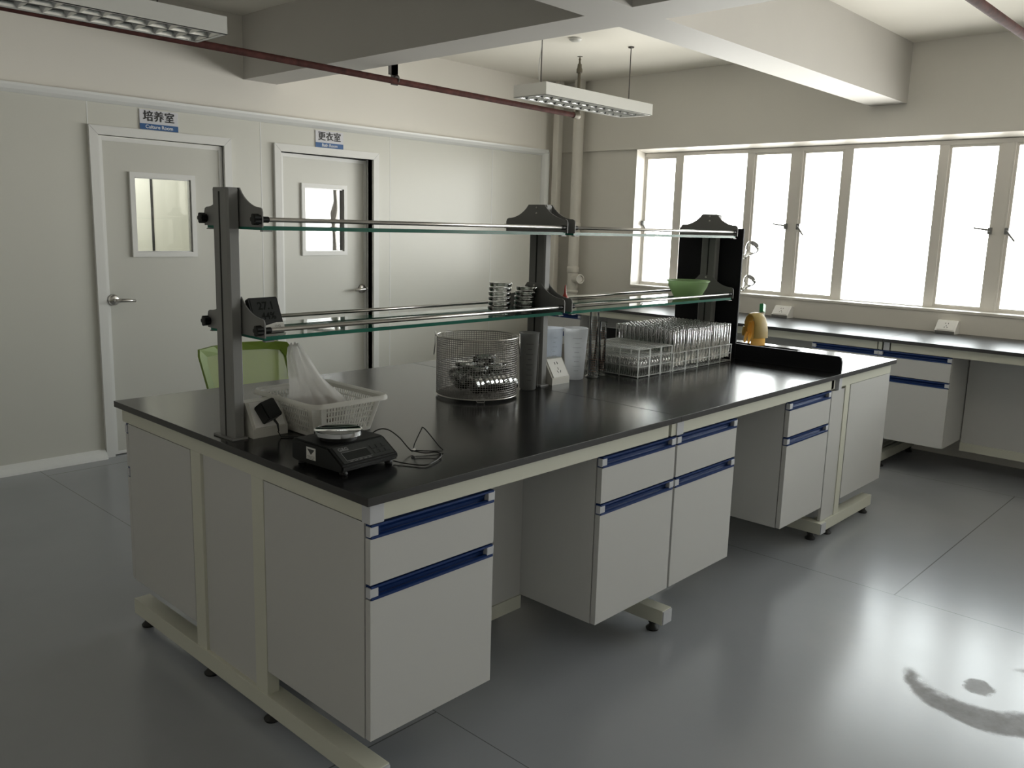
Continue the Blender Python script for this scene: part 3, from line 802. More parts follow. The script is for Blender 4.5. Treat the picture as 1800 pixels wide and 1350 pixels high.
# ================================================================ SOCKETS
def desk_socket(label, x0, x1, holes=True):
    t = thing('power_socket', label, 'socket', ((x0+x1)/2, .759, ZT))
    g = G().prism([(.690, ZT), (.690, .877), (.738, .955), (.78, .955), (.828, .877), (.828, ZT)], 'x', x0, x1)
    obj('housing', g, 'outlet', t)
    # face plate on the slope toward -Y
    sl = Vector((0, .048, .078)).normalized(); nrm = Vector((1, 0, 0)).cross(sl)
    o = Vector(((x0+x1)/2, .714, .916)); w = (x1-x0)*.42
    def P(a, b, c): return o+Vector((a, 0, 0))+sl*b+nrm*c
    g = G(); c8 = [P(a, b, c) for c in (0, .004) for (a, b) in ((-w, -.042), (w, -.042), (w, .042), (-w, .042))]
    v = [g.bm.verts.new(q) for q in c8]
    for q in ((0,1,2,3),(4,5,6,7),(0,1,5,4),(1,2,6,5),(2,3,7,6),(3,0,4,7)): g._f([v[i] for i in q])
    f = obj('face_plate', g, 'white_pl', t)
    if holes:
        g = G()
        for (a, b, ww, hh, r) in ((-.008, .022, .0022, .006, 0), (.008, .022, .0022, .006, 0), (0, -.004, .0018, .006, 0), (-.009, -.018, .0018, .006, .5), (.009, -.018, .0018, .006, -.5)):
            dx = Vector((math.cos(r), 0, 0))+sl*math.sin(r); dy = sl*math.cos(r)-Vector((math.sin(r), 0, 0))
            q = P(a, b, .0043); g.quad(q-dx*ww-dy*hh, q+dx*ww-dy*hh, q+dx*ww+dy*hh, q-dx*ww+dy*hh)
        obj('socket_holes', g, 'slot', f)
    return t, P
s1, P1 = desk_socket('ivory wedge power socket at the near rack post with black adapter plugged in', .092, .212)
s2, P2 = desk_socket('ivory wedge power socket beside the middle rack post', 1.497, 1.612)
t = thing('power_adapter', 'black block power adapter plugged into the ivory socket', 'adapter', tuple(P1(.0, .0, .02)))
g = G()
c, ssn = math.cos(.0), math.sin(.0)
base = [(-.026*math.cos(.25)+.030*math.sin(.25)-.008, -.026*math.sin(.25)-.030*math.cos(.25)-.012), (.026*math.cos(.25)+.030*math.sin(.25)-.008, .026*math.sin(.25)-.030*math.cos(.25)-.012), (.026*math.cos(.25)-.030*math.sin(.25)-.008, .026*math.sin(.25)+.030*math.cos(.25)-.012), (-.026*math.cos(.25)-.030*math.sin(.25)-.008, -.026*math.sin(.25)+.030*math.cos(.25)-.012)]
ring0 = [P1(a, b+.012, .005) for a, b in base]; ring1 = [P1(a, b+.012, .052) for a, b in base]
g.loft([ring0, ring1], False)
bmesh.ops.bevel(g.bm, geom=list(g.bm.edges), offset=.003, segments=2, affect='EDGES')
obj('adapter_body', g, 'blackp', t)
pa = P1(.002, -.032, .03); pts = [pa, pa+Vector((.004, -.012, -.012)), pa+Vector((.006, -.014, -.035)), Vector((pa.x+.004, pa.y-.012, ZT+.02)), Vector((pa.x+.010, pa.y-.02, ZT+.003)), Vector((.20, .62, ZT+.003)), Vector((.235, .52, ZT+.003)), Vector((.24, .42, ZT+.004))]
obj('power_cord', G().tube(pts, [.004, .0035]+[.0018]*6, 8), 'blackp', t)

def wall_socket(label, y0, y1):
    t = thing('power_socket', label, 'socket', (5.12, (y0+y1)/2, ZW))
    obj('housing', G().prism([(5.068, ZW), (5.068, ZW+.020), (5.130, ZW+.088), (XW-.002, ZW+.088), (XW-.002, ZW)], 'y', y0, y1), 'white_pl', t)
    sl = Vector((.062, 0, .068)).normalized(); n_ = Vector((-sl.z, 0, sl.x)); o = Vector((5.099, (y0+y1)/2, ZW+.054))
    g = G(); w = (y1-y0)*.40
    v = [g.bm.verts.new(o+Vector((0, a*w, 0))+sl*b+n_*c) for c in (0, .004) for (a, b) in ((-1, -.036), (1, -.036), (1, .036), (-1, .036))]
    for q in ((0,1,2,3),(4,5,6,7),(0,1,5,4),(1,2,6,5),(2,3,7,6),(3,0,4,7)): g._f([v[i] for i in q])
    f = obj('face_plate', g, 'white_pl', t)
    g = G()
    for (a, b) in ((-.009, .018), (.009, .018), (0, -.004), (-.009, -.017), (.009, -.017)):
        q = o+Vector((0, a, 0))+sl*b+n_*.0043; g.quad(q+Vector((0, -.002, 0))-sl*.005, q+Vector((0, .002, 0))-sl*.005, q+Vector((0, .002, 0))+sl*.005, q+Vector((0, -.002, 0))+sl*.005)
    obj('socket_holes', g, 'slot', f)
    obj('cover_flap', G().box(5.062, 5.075, y0+.004, y1-.004, ZW+.003, ZW+.022, .002), 'grey', t, 'grey lower flap')
wall_socket('white wedge socket on the window bench, nearer the yellow gloves', 1.335, 1.470)
wall_socket('white wedge socket on the window bench, further right over the drawers', .130, .262)

# ================================================================ ITEMS ON THE NEAR SLAB
# electronic balance
BR = math.radians(4)
bal = thing('electronic_balance', 'black electronic balance with round steel pan near the bench corner', 'scale', (.147, .292, ZT), BR)
def L(name, g, m, parent, label=None): return obj(name, g, m, parent, label, world_=False)
W2, YF, YK = .100, -.105, .112
g = G().prism([(YF, .016), (YF, .030), (YF+.062, .070), (YK-.01, .072), (YK, .066), (YK, .014), (YK-.01, .010), (YF+.01, .010)], 'x', -W2, W2)
bmesh.ops.bevel(g.bm, geom=list(g.bm.edges), offset=.004, segments=2, affect='EDGES')
body = L('body', g, 'blackp', bal)
for (x, y) in ((-.08, -.085), (.08, -.085), (-.08, .09), (.08, .09)):
    L('foot', G().lathe([(.010, 0), (.012, .004), (.008, .012)], (x, y, 0), 14), 'rubber', bal)
sl = Vector((0, .062, .040)).normalized(); nn = Vector((0, -sl.z, sl.y))
def PP(a, b, c=0): return Vector((0, YF+.031, .050))+Vector((a, 0, 0))+sl*b+nn*(c+.0004)
def plate(x0, x1, b0, b1, c, th=.0008):
    g = G(); v = [g.bm.verts.new(PP(a, b, cc)) for cc in (c, c+th) for (a, b) in ((x0, b0), (x1, b0), (x1, b1), (x0, b1))]
    for q in ((3,2,1,0),(4,5,6,7),(0,1,5,4),(1,2,6,5),(2,3,7,6),(3,0,4,7)): g._f([v[i] for i in q])
    return g
kp = L('keypad', plate(-.088, .090, -.030, .031, 0), 'keypad', bal, 'dark grey keypad film')
dsp = L('display', plate(-.074, .012, -.022, .006, .0009), 'lcd', bal, 'dark lcd window')
g = G()
for (x0, x1, b0, b1) in ((-.076, .014, .006, .0075), (-.076, .014, -.0235, -.022), (-.076, -.0745, -.022, .006)):
    v = [g.bm.verts.new(PP(a, b, .0019)) for (a, b) in ((x0, b0), (x1, b0), (x1, b1), (x0, b1))]; g._f(v)
for k in range(5):
    x0 = -.066+k*.016; v = [g.bm.verts.new(PP(a, b, .0012)) for (a, b) in ((x0, -.028), (x0+.010, -.028), (x0+.010, -.0255), (x0, -.0255))]; g._f(v)
L('display_outline', g, 'print', dsp)
for i in range(3):
    for j in range(2):
        b = L('button', plate(.026+i*.020, .040+i*.020, -.020+j*.018, -.008+j*.018, .0009, .0012), 'keypad', bal)
tm = text_mesh('lettering', 'G&G', .016, 'print', bal, Matrix.Identity(4), depth=.0002, bold=.0004)
tm.data.transform(Matrix.Translation(pinfo(bal))); tm.data.transform(frame_mw(PP(-.060, .018, .0012), (1, 0, 0), sl))
g = G(); xx = -W2-.0008
g.mi = 0; g.quad((xx, .045, .024), (xx, .005, .024), (xx, .005, .058), (xx, .045, .058))
g.mi = 1; g.quad((xx-.0003, .041, .053), (xx-.0003, .009, .053), (xx-.0003, .0245, .038), (xx-.0003, .0255, .038))
for k in range(3): z = .034-k*.0035; g.quad((xx-.0003, .040, z), (xx-.0003, .010, z), (xx-.0003, .010, z-.001), (xx-.0003, .040, z-.001))
L('label_sticker', g, ['label', 'keypad'], bal, 'white sticker with a grey triangle')
px, py = -.012, .018
L('pan_support', G().lathe([(.052, .070), (.052, .082), (.058, .084)], (px, py, 0), 32), 'blackp', bal)
L('weighing_pan', G().lathe([(.060, .083), (.066, .084), (.0665, .096), (.064, .0965), (.062, .0945), (0, .0945)], (px, py, 0), 48), 'chrome', bal, 'round polished steel pan')
# cable of the balance, lying right of it
def smooth_path(P, n=8):
    P = [Vector(p) for p in P]; out = []
    for i in range(len(P)-1):
        p0 = P[max(i-1, 0)]; p1 = P[i]; p2 = P[i+1]; p3 = P[min(i+2, len(P)-1)]
        for k in range(n):
            t = k/n; out.append(.5*((2*p1)+(-p0+p2)*t+(2*p0-5*p1+4*p2-p3)*t*t+(-p0+3*p1-3*p2+p3)*t**3))
    out.append(P[-1]); return out
cb = [(.245, .335, .885), (.275, .325, .915), (.305, .310, .918), (.330, .285, .895), (.345, .262, .866), (.350, .245, .857), (.365, .255, .875), (.395, .262, .910), (.402, .262, .917), (.410, .250, .905), (.425, .215, .866), (.428, .200, .855), (.405, .205, .856), (.375, .225, .858), (.350, .245, .860), (.342, .235, .862), (.362, .205, .858), (.388, .185, .860), (.385, .160, .857), (.345, .135, .855), (.290, .120, .854), (.260, .165, .854), (.245, .205, .856)]
ca = obj('power_cable', G().tube(smooth_path(cb), .0018, 8), 'blackp', loc=(.35, .22, ZT)); tag(ca, 'thin black looped cable lying right of the balance', 'cable')
g = G().tube(smooth_path([(.350, .247, .856), (.372, .236, .874), (.398, .214, .876), (.426, .197, .857)]), .0018, 8)
# white twist tie
obj('twist_tie', G().tube([(.343, .240, .862), (.350, .238, .866), (.356, .244, .860)], .003, 6), 'white_pl', ca)

# white slotted basket ------------------------------------------------
bk = thing('plastic_basket', 'white slotted plastic basket beside the near rack post', 'basket', (.34, .70, ZT))
RX0, RX1, RY0, RY1, ZR = .195, .485, .515, .880, .965
BX0, BX1, BY0, BY1 = .232, .448, .555, .840
def rrect(x0, x1, y0, y1, r, z, n=6):
    out = []
    for cx, cy, a0 in ((x1-r, y1-r, 0), (x0+r, y1-r, PI/2), (x0+r, y0+r, PI), (x1-r, y0+r, 1.5*PI)):
        for i in range(n+1): a = a0+PI/2*i/n; out.append((cx+r*math.cos(a), cy+r*math.sin(a), z))
    return out
def bk_wall():
    """tapered wall made of bars so that the slots are real openings"""
    g = G()
    t_ = .0025
    def cornerpos(u):     # u 0 bottom .. 1 top
        return [BX0+(RX0+.012-BX0)*u, BX1+(RX1-.012-BX1)*u, BY0+(RY0+.012-BY0)*u, BY1+(RY1-.012-BY1)*u]
    zof = lambda u: ZT+.003+(ZR-ZT-.006)*u
    def band(u0, u1, r=.03):
        A, B = cornerpos(u0), cornerpos(u1)
        ra = [rrect(A[0], A[1], A[2], A[3], r, zof(u0)), rrect(B[0], B[1], B[2], B[3], r, zof(u1))]
        ia = [rrect(A[0]+t_, A[1]-t_, A[2]+t_, A[3]-t_, r-t_, zof(u0)), rrect(B[0]+t_, B[1]-t_, B[2]+t_, B[3]-t_, r-t_, zof(u1))]
        rr = [[g.bm.verts.new(p) for p in q] for q in (ra[0], ra[1], ia[1], ia[0])]
        n = len(rr[0])
        for a in range(4):
            b = (a+1) % 4
            for k in range(n): g._f([rr[a][k], rr[a][(k+1) % n], rr[b][(k+1) % n], rr[b][k]], a in (0, 2))
    rows = 5; us = [.10+.165*i for i in range(rows+1)]
    band(0, .12)
    for i in range(rows-1): band(us[i+1]-.022, us[i+1]+.022)
    band(us[-1]-.03, 1.0)
    # ribs between the slots
    def rib(u0, u1, face, s, wd):
        A, B = cornerpos(u0), cornerpos(u1)
        def pt(cr, z, f, off):
            if face == 0: return (cr[0]+(cr[1]-cr[0])*f, cr[2]+off, z)
            if face == 1: return (cr[0]+(cr[1]-cr[0])*f, cr[3]-off, z)
            if face == 2: return (cr[0]+off, cr[2]+(cr[3]-cr[2])*f, z)
            return (cr[1]-off, cr[2]+(cr[3]-cr[2])*f, z)
        v = [g.bm.verts.new(pt(c_, z_, f_, o_)) for (c_, z_) in ((A, zof(u0)), (B, zof(u1))) for (f_, o_) in ((s-wd, 0), (s+wd, 0), (s+wd, t_), (s-wd, t_))]
        for q in ((3,2,1,0),(4,5,6,7),(0,1,5,4),(1,2,6,5),(2,3,7,6),(3,0,4,7)): g._f([v[i] for i in q])
    for face, n in ((0, 17), (1, 17), (2, 22), (3, 22)):
        for r_ in range(rows):
            for k in range(n+1):
                f = .14+.72*k/n
                rib(us[r_], us[r_+1], face, f, .0085 if face < 2 else .0065)
            # solid corner shoulders
            rib(us[r_], us[r_+1], face, .11, .035); rib(us[r_], us[r_+1], face, .89, .035)
    # rounded corners closed
    for (sx, sy) in ((0, 0), (0, 1), (1, 0), (1, 1)):
        for r_ in range(rows):
            A, B = cornerpos(us[r_]), cornerpos(us[r_+1]); rr = .03
            def arcp(c_, z_, rad):
                cx = c_[1]-rr if sx else c_[0]+rr; cy = c_[3]-rr if sy else c_[2]+rr
                a0 = {(1, 1): 0, (0, 1): PI/2, (0, 0): PI, (1, 0): 1.5*PI}[(sx, sy)]
                return [(cx+rad*math.cos(a0+PI/2*i/6), cy+rad*math.sin(a0+PI/2*i/6), z_) for i in range(7)]
            p = [arcp(A, zof(us[r_]), rr), arcp(B, zof(us[r_+1]), rr)]
            V = [[g.bm.verts.new(q) for q in row] for row in p]
            for k in range(6): g._f([V[0][k], V[0][k+1], V[1][k+1], V[1][k]], True)
    g.box(BX0+.02, BX1-.02, BY0+.02, BY1-.02, ZT+.002, ZT+.005)
    return g
obj('basket_wall', bk_wall(), 'basket', bk)
# flared rim, open in the middle
g = G()
r1 = rrect(RX0+.011, RX1-.011, RY0+.011, RY1-.011, .03, ZR-.004); r2 = rrect(RX0+.002, RX1-.002, RY0+.002, RY1-.002, .036, ZR+.003); r3 = rrect(RX0-.004, RX1+.004, RY0-.004, RY1+.004, .040, ZR-.004)
g.loft([r1, r2, r3, rrect(RX0-.004, RX1+.004, RY0-.004, RY1+.004, .040, ZR-.012), rrect(RX0, RX1, RY0, RY1, .037, ZR-.012), rrect(RX0+.006, RX1-.006, RY0+.006, RY1-.006, .033, ZR-.006)], True, False, False)
obj('basket_rim', g, 'basket', bk)

# polythene bag of brown grains standing in the basket
def bag_mesh():
    g = G(); rings = []; N = 40
    #   z,   cx,   cy,  rx,  ry
    prof = [(.858, .335, .70, .060, .085), (.875, .340, .70, .080, .108), (.905, .340, .70, .084, .112), (.935, .333, .70, .084, .110), (.960, .325, .705, .070, .094), (.990, .313, .715, .055, .074), (1.02, .302, .725, .045, .060), (1.05, .294, .735, .037, .050), (1.08, .288, .745, .031, .040), (1.105, .284, .75, .021, .029), (1.120, .283, .752, .009, .013)]
    rnd = random.Random(4)
    ph = [rnd.uniform(0, 6) for _ in range(6)]
    for i, (z, cx, cy, rx, ry) in enumerate(prof):
        fold = .04+.16*(i/len(prof))
        ring = []
        for k in range(N):
            a = 2*PI*k/N
            m_ = 1+fold*(.5*math.sin(5*a+ph[0]+z*6)+.35*math.sin(9*a+ph[1]-z*11)+.25*math.sin(14*a+ph[2]+z*20))
            ring.append((cx+rx*m_*math.cos(a), cy+ry*m_*math.sin(a), z+.006*math.sin(4*a+ph[3]+i)))
        rings.append(ring)
    g.loft(rings, True)
    for f in g.bm.faces: f.smooth = True
    return g
bag = thing('plastic_bag', 'crumpled translucent plastic bag standing in the white slotted basket', 'bag', (.335, .70, .858))
bo = obj('bag_film', bag_mesh(), 'bag', bag)
g = G(); rnd = random.Random(9); rings = []
for i, (z, s) in enumerate([(.862, .72), (.880, .92), (.905, .94), (.925, .86), (.938, .60), (.943, .2)]):
    rings.append([(.335+.086*s*math.cos(a)*(1+.08*math.sin(5*a+i)), .70+.108*s*math.sin(a)*(1+.08*math.cos(4*a+i)), z+.006*math.sin(6*a)) for a in [2*PI*k/28 for k in range(28)]])
g.loft(rings)
obj('bag_contents', g, 'beans', bag, 'brown grains at the bottom of the bag')
o = obj('rubber_stopper', G().lathe([(.016, 0), (.020, .03), (.019, .036), (0, .037)], (0, 0, 0), 20), 'darkmetal'); o.location = (.245, .80, .900); o.rotation_euler = (1.2, .2, 0)
g = G().lathe([(0, 0), (.028, .0), (.033, .012), (.033, .045), (0, .05)], (.262, .795, .857), 20); o2 = None
C.objects.unlink(o); bpy.data.objects.remove(o)
tag(obj('dark_stopper', g, 'darkmetal', loc=(.262, .795, .857)), 'dark round stopper half hidden behind the bag in the basket', 'stopper')

# wire basket --------------------------------------------------------
WC = Vector((1.10, .745, 0)); WR = .158; WZ0, WZ1 = .862, 1.088
wb = thing('wire_basket', 'round stainless wire mesh basket full of glass dishes', 'basket', (WC.x, WC.y, ZT))
g = G()
def ringp(r, z, n=64): return [(WC.x+r*math.cos(2*PI*k/n), WC.y+r*math.sin(2*PI*k/n), z) for k in range(n)]
nz = 27
for i in range(1, nz): g.tube(ringp(WR, WZ0+(WZ1-WZ0)*i/nz, 48), .0011, 4, closed=True)
nv = 100
for k in range(nv):
    a = 2*PI*k/nv; g.rod((WC.x+WR*math.cos(a), WC.y+WR*math.sin(a), WZ0), (WC.x+WR*math.cos(a), WC.y+WR*math.sin(a), WZ1), .0011, 4, False)
obj('mesh_wall', g, 'wire', wb)
g = G()
for k in range(-17, 18):
    d = k*WR/17.5; h = math.sqrt(WR*WR-d*d); g.rod((WC.x+d, WC.y-h, WZ0), (WC.x+d, WC.y+h, WZ0), .0008, 4, False); g.rod((WC.x-h, WC.y+d, WZ0), (WC.x+h, WC.y+d, WZ0), .0008, 4, False)
obj('mesh_base', g, 'wire', wb)
g = G().tube(ringp(WR+.001, WZ1, 64), .0028, 8, closed=True)
obj('rim_ring', g, 'steel', wb)
obj('base_ring', G().tube(ringp(WR+.001, WZ0, 64), .0022, 8, closed=True), 'steel', wb)
for s in (0, 1):
    a = math.radians(136 + 180*s)
    rd = Vector((math.cos(a), math.sin(a), 0)); tg = Vector((-math.sin(a), math.cos(a), 0)); c = WC+rd*(WR+.006)
    p = lambda u, z, o=0: c+tg*u+rd*o+Vector((0, 0, z))
    g = G().tube([p(-.022, WZ1-.075, .004), p(-.02, WZ1-.02), p(-.010, WZ1+.004), p(0, WZ1+.010), p(.010, WZ1+.004), p(.02, WZ1-.02), p(.022, WZ1-.075, .004)], .0018, 8)
    g.tube([p(-.010, WZ1-.004), p(-.006, WZ1+.012), p(.006, WZ1+.012), p(.010, WZ1-.004)], .0018, 8)
    obj('handle', g, 'steel', wb)
for a in (math.radians(232), math.radians(352), math.radians(112)):
    rd = Vector((math.cos(a), math.sin(a), 0)); tg = Vector((-math.sin(a), math.cos(a), 0)); c = WC+rd*(WR-.012)
    g = G().tube([c-tg*.016+Vector((0, 0, WZ0)), c-tg*.014+Vector((0, 0, ZT+.002)), c+tg*.014+Vector((0, 0, ZT+.002)), c+tg*.016+Vector((0, 0, WZ0))], .0018, 8)
    obj('foot', g, 'steel', wb)

# petri dishes
def petri_proto(r=.046, h=.017):
    t = thing('petri_dish', 'x', 'petri dish')
    obj('dish_base', G().lathe([(0, .001), (r-.003, .001), (r-.002, .002), (r-.002, h-.002), (r-.0035, h-.002), (r-.0035, .0028), (0, .0028)], (0, 0, 0), 36, cap=False), 'petri', t, world_=False)
    obj('dish_lid', G().lathe([(0, h), (r-.001, h), (r, h-.001), (r, .005), (r-.0012, .005), (r-.0012, h-.0015), (0, h-.0015)], (0, 0, 0), 36, cap=False), 'petri', t, world_=False)
    return t
pd = petri_proto()
ordn = ['lowest', 'second from bottom', 'third from bottom', 'fourth from bottom', 'fifth from bottom', 'topmost']
SH = 1.1752
def stack(cx, cy, n, pos, group):
    global pd, first
    for i in range(n):
        loc = (cx+random.uniform(-.002, .002)+.0015*i, cy+random.uniform(-.002, .002), SH+.0190*i)
        word = ordn[i] if i < n-1 else 'topmost'
        lab = 'clear glass petri dish, %s in the %s stack on the shelf' % (word, pos)
        if first: pd.location = loc; pd['label'] = lab; pd['group'] = group; first = False
        else:
            c = dup(pd, loc, lab); c['group'] = group
first = True
stack(1.262, .790, 6, 'left taller', 'petri dishes stacked on the lower glass shelf')
stack(1.398, .770, 5, 'right shorter', 'petri dishes stacked on the lower glass shelf')
# the jumbled dishes in the wire basket: a leaning fan of dishes and loose ones
for i in range(9):
    c = dup(pd, (1.045+.0215*i-.02, .690-.004*i+.01, .9105), 'clear glass petri dish leaning in the front row inside the wire basket')
    c['group'] = 'dishes leaning in the front row of the wire basket'
    c.rotation_euler = (0, math.radians(68+random.uniform(-3, 3)), math.radians(-14+random.uniform(-4, 4)))
for i in range(7):
    c = dup(pd, (1.035+.0215*i, .800-.004*i, .9105), 'clear glass petri dish leaning in the rear row inside the wire basket')
    c['group'] = 'dishes leaning in the rear row of the wire basket'
    c.rotation_euler = (0, math.radians(66+random.uniform(-3, 3)), math.radians(-10+random.uniform(-4, 4)))
for i, (x, y, z, rx, ry) in enumerate([(1.065, .71, .960, .06, .05), (1.158, .70, .962, -.08, -.1), (1.13, .735, .988, .25, .2), (1.10, .80, .962, .05, .06), (1.185, .79, .968, .15, -.2)]):
    c = dup(pd, (x, y, z), 'clear glass petri dish lying loose on the jumble in the wire basket'); c['group'] = 'dishes lying loose in the wire basket'
    c.rotation_euler = (rx, ry, i)

# tall smoky beaker beside the wire basket
def beaker(name, label, x, y, rb, rt, h, m, spout=0, ribs=True, seg=32):
    t = thing(name, label, 'beaker', (x, y, ZT))
    prof = [(0, .002), (rb-.004, .001), (rb, .005), (rt, h-.004), (rt+.003, h), (rt+.001, h+.001), (rt-.0015, h-.005), (rb-.0018, .007), (0, .005)]
    g = G().lathe(prof, (0, 0, 0), seg, cap=False)
    if spout:
        for v in g.bm.verts:
            a = math.atan2(v.co.y, v.co.x); k = max(0, math.cos(a-spout))**24*max(0, (v.co.z-h*.85)/(h*.15))
            v.co.x += math.cos(spout)*.012*k; v.co.y += math.sin(spout)*.012*k
    obj('beaker_body', g, m, t, world_=False)
    if ribs:
        g = G()
        for i in range(1, 9):
            z = h*(.1+.09*i); r = rb+(rt-rb)*z/h+.0006; aw = .22 if i % 2 else .38
            pts = [(r*math.cos(a), r*math.sin(a), z) for a in [-2.3-aw+2*aw*k/8 for k in range(9)]]
            g.tube(pts, .0007, 4)
        obj('graduations', g, 'print' if m != 'smoke' else 'slot', t, world_=False)
    return t
t = beaker('plastic_beaker', 'smoky clear plastic beaker squeezed between wire basket and middle post', 1.353, .700, .034, .041, .236, 'smoke')
g = G().box(-.006, .006, -.0005, .0005, .01, .19); 
b_ = obj('label_strip', g, 'label', t, 'white printed strip', world_=False); b_.location = (.030, -.028, 0); b_.rotation_euler = (0, 0, math.radians(45))
beaker('plastic_beaker', 'milky blue plastic beaker just right of the middle rack post', 1.655, .835, .043, .050, .222, 'pp', spout=3.6)
beaker('plastic_beaker', 'milky plastic beaker in front of the two glass measuring cylinders', 1.700, .735, .041, .054, .228, 'pp2', spout=.2, seg=10)

def meas_cyl(label, x, y, r, h, rb, brown):
    t = thing('measuring_cylinder', label, 'measuring cylinder', (x, y, ZT))
    obj('cylinder_wall', G().lathe([(r, .012), (r, h-.004), (r+.003, h), (r-.001, h-.002), (r-.0018, h-.006), (r-.0018, .016), (0, .014)], (0, 0, 0), 28, cap=False), 'cylg', t, world_=False)
    obj('cylinder_base', G().lathe([(0, 0), (rb, 0), (rb, .004), (rb-.006, .009), (r*.8, .013), (0, .013)], (0, 0, 0), 6 if False else 28), 'cylg', t, world_=False)
    g = G(); n = 22
    for i in range(n):
        z = .03+(h-.06)*i/n; aw = .9 if i % 5 == 0 else .5
        g.tube([((r+.0006)*math.cos(a), (r+.0006)*math.sin(a), z) for a in [-2.4-aw+2*aw*k/8 for k in range(9)]], .0006, 4)
    obj('graduations', g, brown, t, 'printed graduation marks', world_=False)
Mt['brownmark'] = mat('brown print', (.30, .13, .08), .5)
meas_cyl('taller glass measuring cylinder behind the milky beaker', 1.800, .712, .0215, .300, .032, 'brownmark')
meas_cyl('shorter glass measuring cylinder with brown marks left of the racks', 1.870, .715, .0175, .246, .028, 'brownmark')

# tube racks -----------------------------------------------------------
def make_rack(label, x0, x1, y0, y1, levels, nx, ny, posts_y):
    t = thing('test_tube_rack', label, 'test tube rack', ((x0+x1)/2, (y0+y1)/2, ZT))
    for z in levels:
        g = G(); px_ = (x1-x0)/nx; py_ = (y1-y0)/ny
        for i in range(1, nx): g.box(x0+px_*i-.0007, x0+px_*i+.0007, y0, y1, z, z+.003)
        for j in range(1, ny): g.box(x0, x1, y0+py_*j-.0007, y0+py_*j+.0007, z, z+.003)
        o = obj('perforated_shelf', g, 'acrylic', t)
        g = G()
        for s in ((x0, y0, x1, y0), (x1, y0, x1, y1), (x1, y1, x0, y1), (x0, y1, x0, y0)):
            g.rod((s[0], s[1], z+.0015), (s[2], s[3], z+.0015), .0018, 6)
        obj('shelf_rim', g, 'acryl_edge', t, 'bright clear acrylic edge')
        g = G()
        px_ = (x1-x0)/nx; py_ = (y1-y0)/ny
        for i in range(nx):
            for j in range(ny):
                cx = x0+px_*(i+.5); cy = y0+py_*(j+.5)
                g.tube([(cx+.0098*math.cos(a), cy+.0098*math.sin(a), z+.0032) for a in [2*PI*k/10 for k in range(10)]], .0009, 4, closed=True)
        obj('hole_rims', g, 'acryl_edge', o)
    zt_ = max(levels)+.003
    for x in (x0, x1):
        for y in posts_y:
            obj('upright', G().box(x-.0015, x+.0015, y-.0015, y+.0015, ZT, zt_), 'acryl_edge', t)
    return t
TY0, TY1 = .552, .905
pos = ['leftmost of the five racks full of tall tubes', 'second from left of the five tube racks', 'middle one of the five tube racks', 'fourth from left of the five tube racks', 'rightmost of the five racks, against the black board']
TX0, TX1 = 2.215, 2.765
rw = (TX1-TX0)/5
NJ = 14
for i in range(5):
    make_rack('clear acrylic test tube rack, '+pos[i], TX0+rw*i+.001, TX0+rw*(i+1)-.001, TY0, TY1, (ZT+.004, .892, .938), 4, NJ, (TY0, (TY0+TY1)/2, TY1))
lpos = ['clear acrylic rack with short vials beside the measuring cylinders', 'clear acrylic rack of short vials, second from the measuring cylinders', 'clear acrylic rack of short vials touching the tall tubes']
for i, (a, b) in enumerate(((1.935, 2.02), (2.025, 2.11), (2.118, 2.205))):
    make_rack(lpos[i], a, b, .556, .875, (ZT+.004, .898, .942, .978), 4, 13, (.556, .66, .765, .875))
# tall tubes, round end up
r = .0088
prof = [(r, 0), (r, .166)]+[(r*math.cos(a), .166+r*math.sin(a)) for a in [PI/2*k/5 for k in range(1, 5)]]+[(0, .166+r)]
g = G().lathe([(r+.0012, 0), (r+.0012, .002)]+prof[0:1]+prof[1:], (0, 0, 0), 14, cap=False)
tube0 = obj('test_tube', g, 'tube')
tag(tube0, 'clear glass test tube standing upside down in the acrylic racks', 'test tube', 'inverted test tubes in the acrylic racks')
k = 0
for i in range(20):
    for j in range(NJ):
        x = TX0+rw*(i//4)+.001+(rw-.002)/4*((i % 4)+.5); y = TY0+(TY1-TY0)/NJ*(j+.5)
        loc = (x+random.uniform(-.0012, .0012), y+random.uniform(-.0012, .0012), .8735+random.uniform(0, .003))
        o = tube0 if k == 0 else tube0.copy()
        if k: C.objects.link(o)
        o.location = loc; o.rotation_euler = (random.uniform(-.012, .012), random.uniform(-.012, .012), 0); k += 1
g = G().lathe([(0, 0), (.0075, 0), (.0075, .060), (.0055, .064), (.0055, .072), (.0085, .073), (.0085, .078)], (0, 0, 0), 10, cap=False)
vial0 = obj('glass_vial', g, 'tube')
tag(vial0, 'short clear glass vial standing in the low acrylic racks', 'vial', 'short vials in the low acrylic racks')
k = 0
for a, b in ((1.935, 2.02), (2.025, 2.11), (2.118, 2.205)):
    for i in range(4):
        for j in range(13):
            o = vial0 if k == 0 else vial0.copy()
            if k: C.objects.link(o)
            o.location = (a+(b-a)/4*(i+.5), .556+(.319)/13*(j+.5), .8575); k += 1

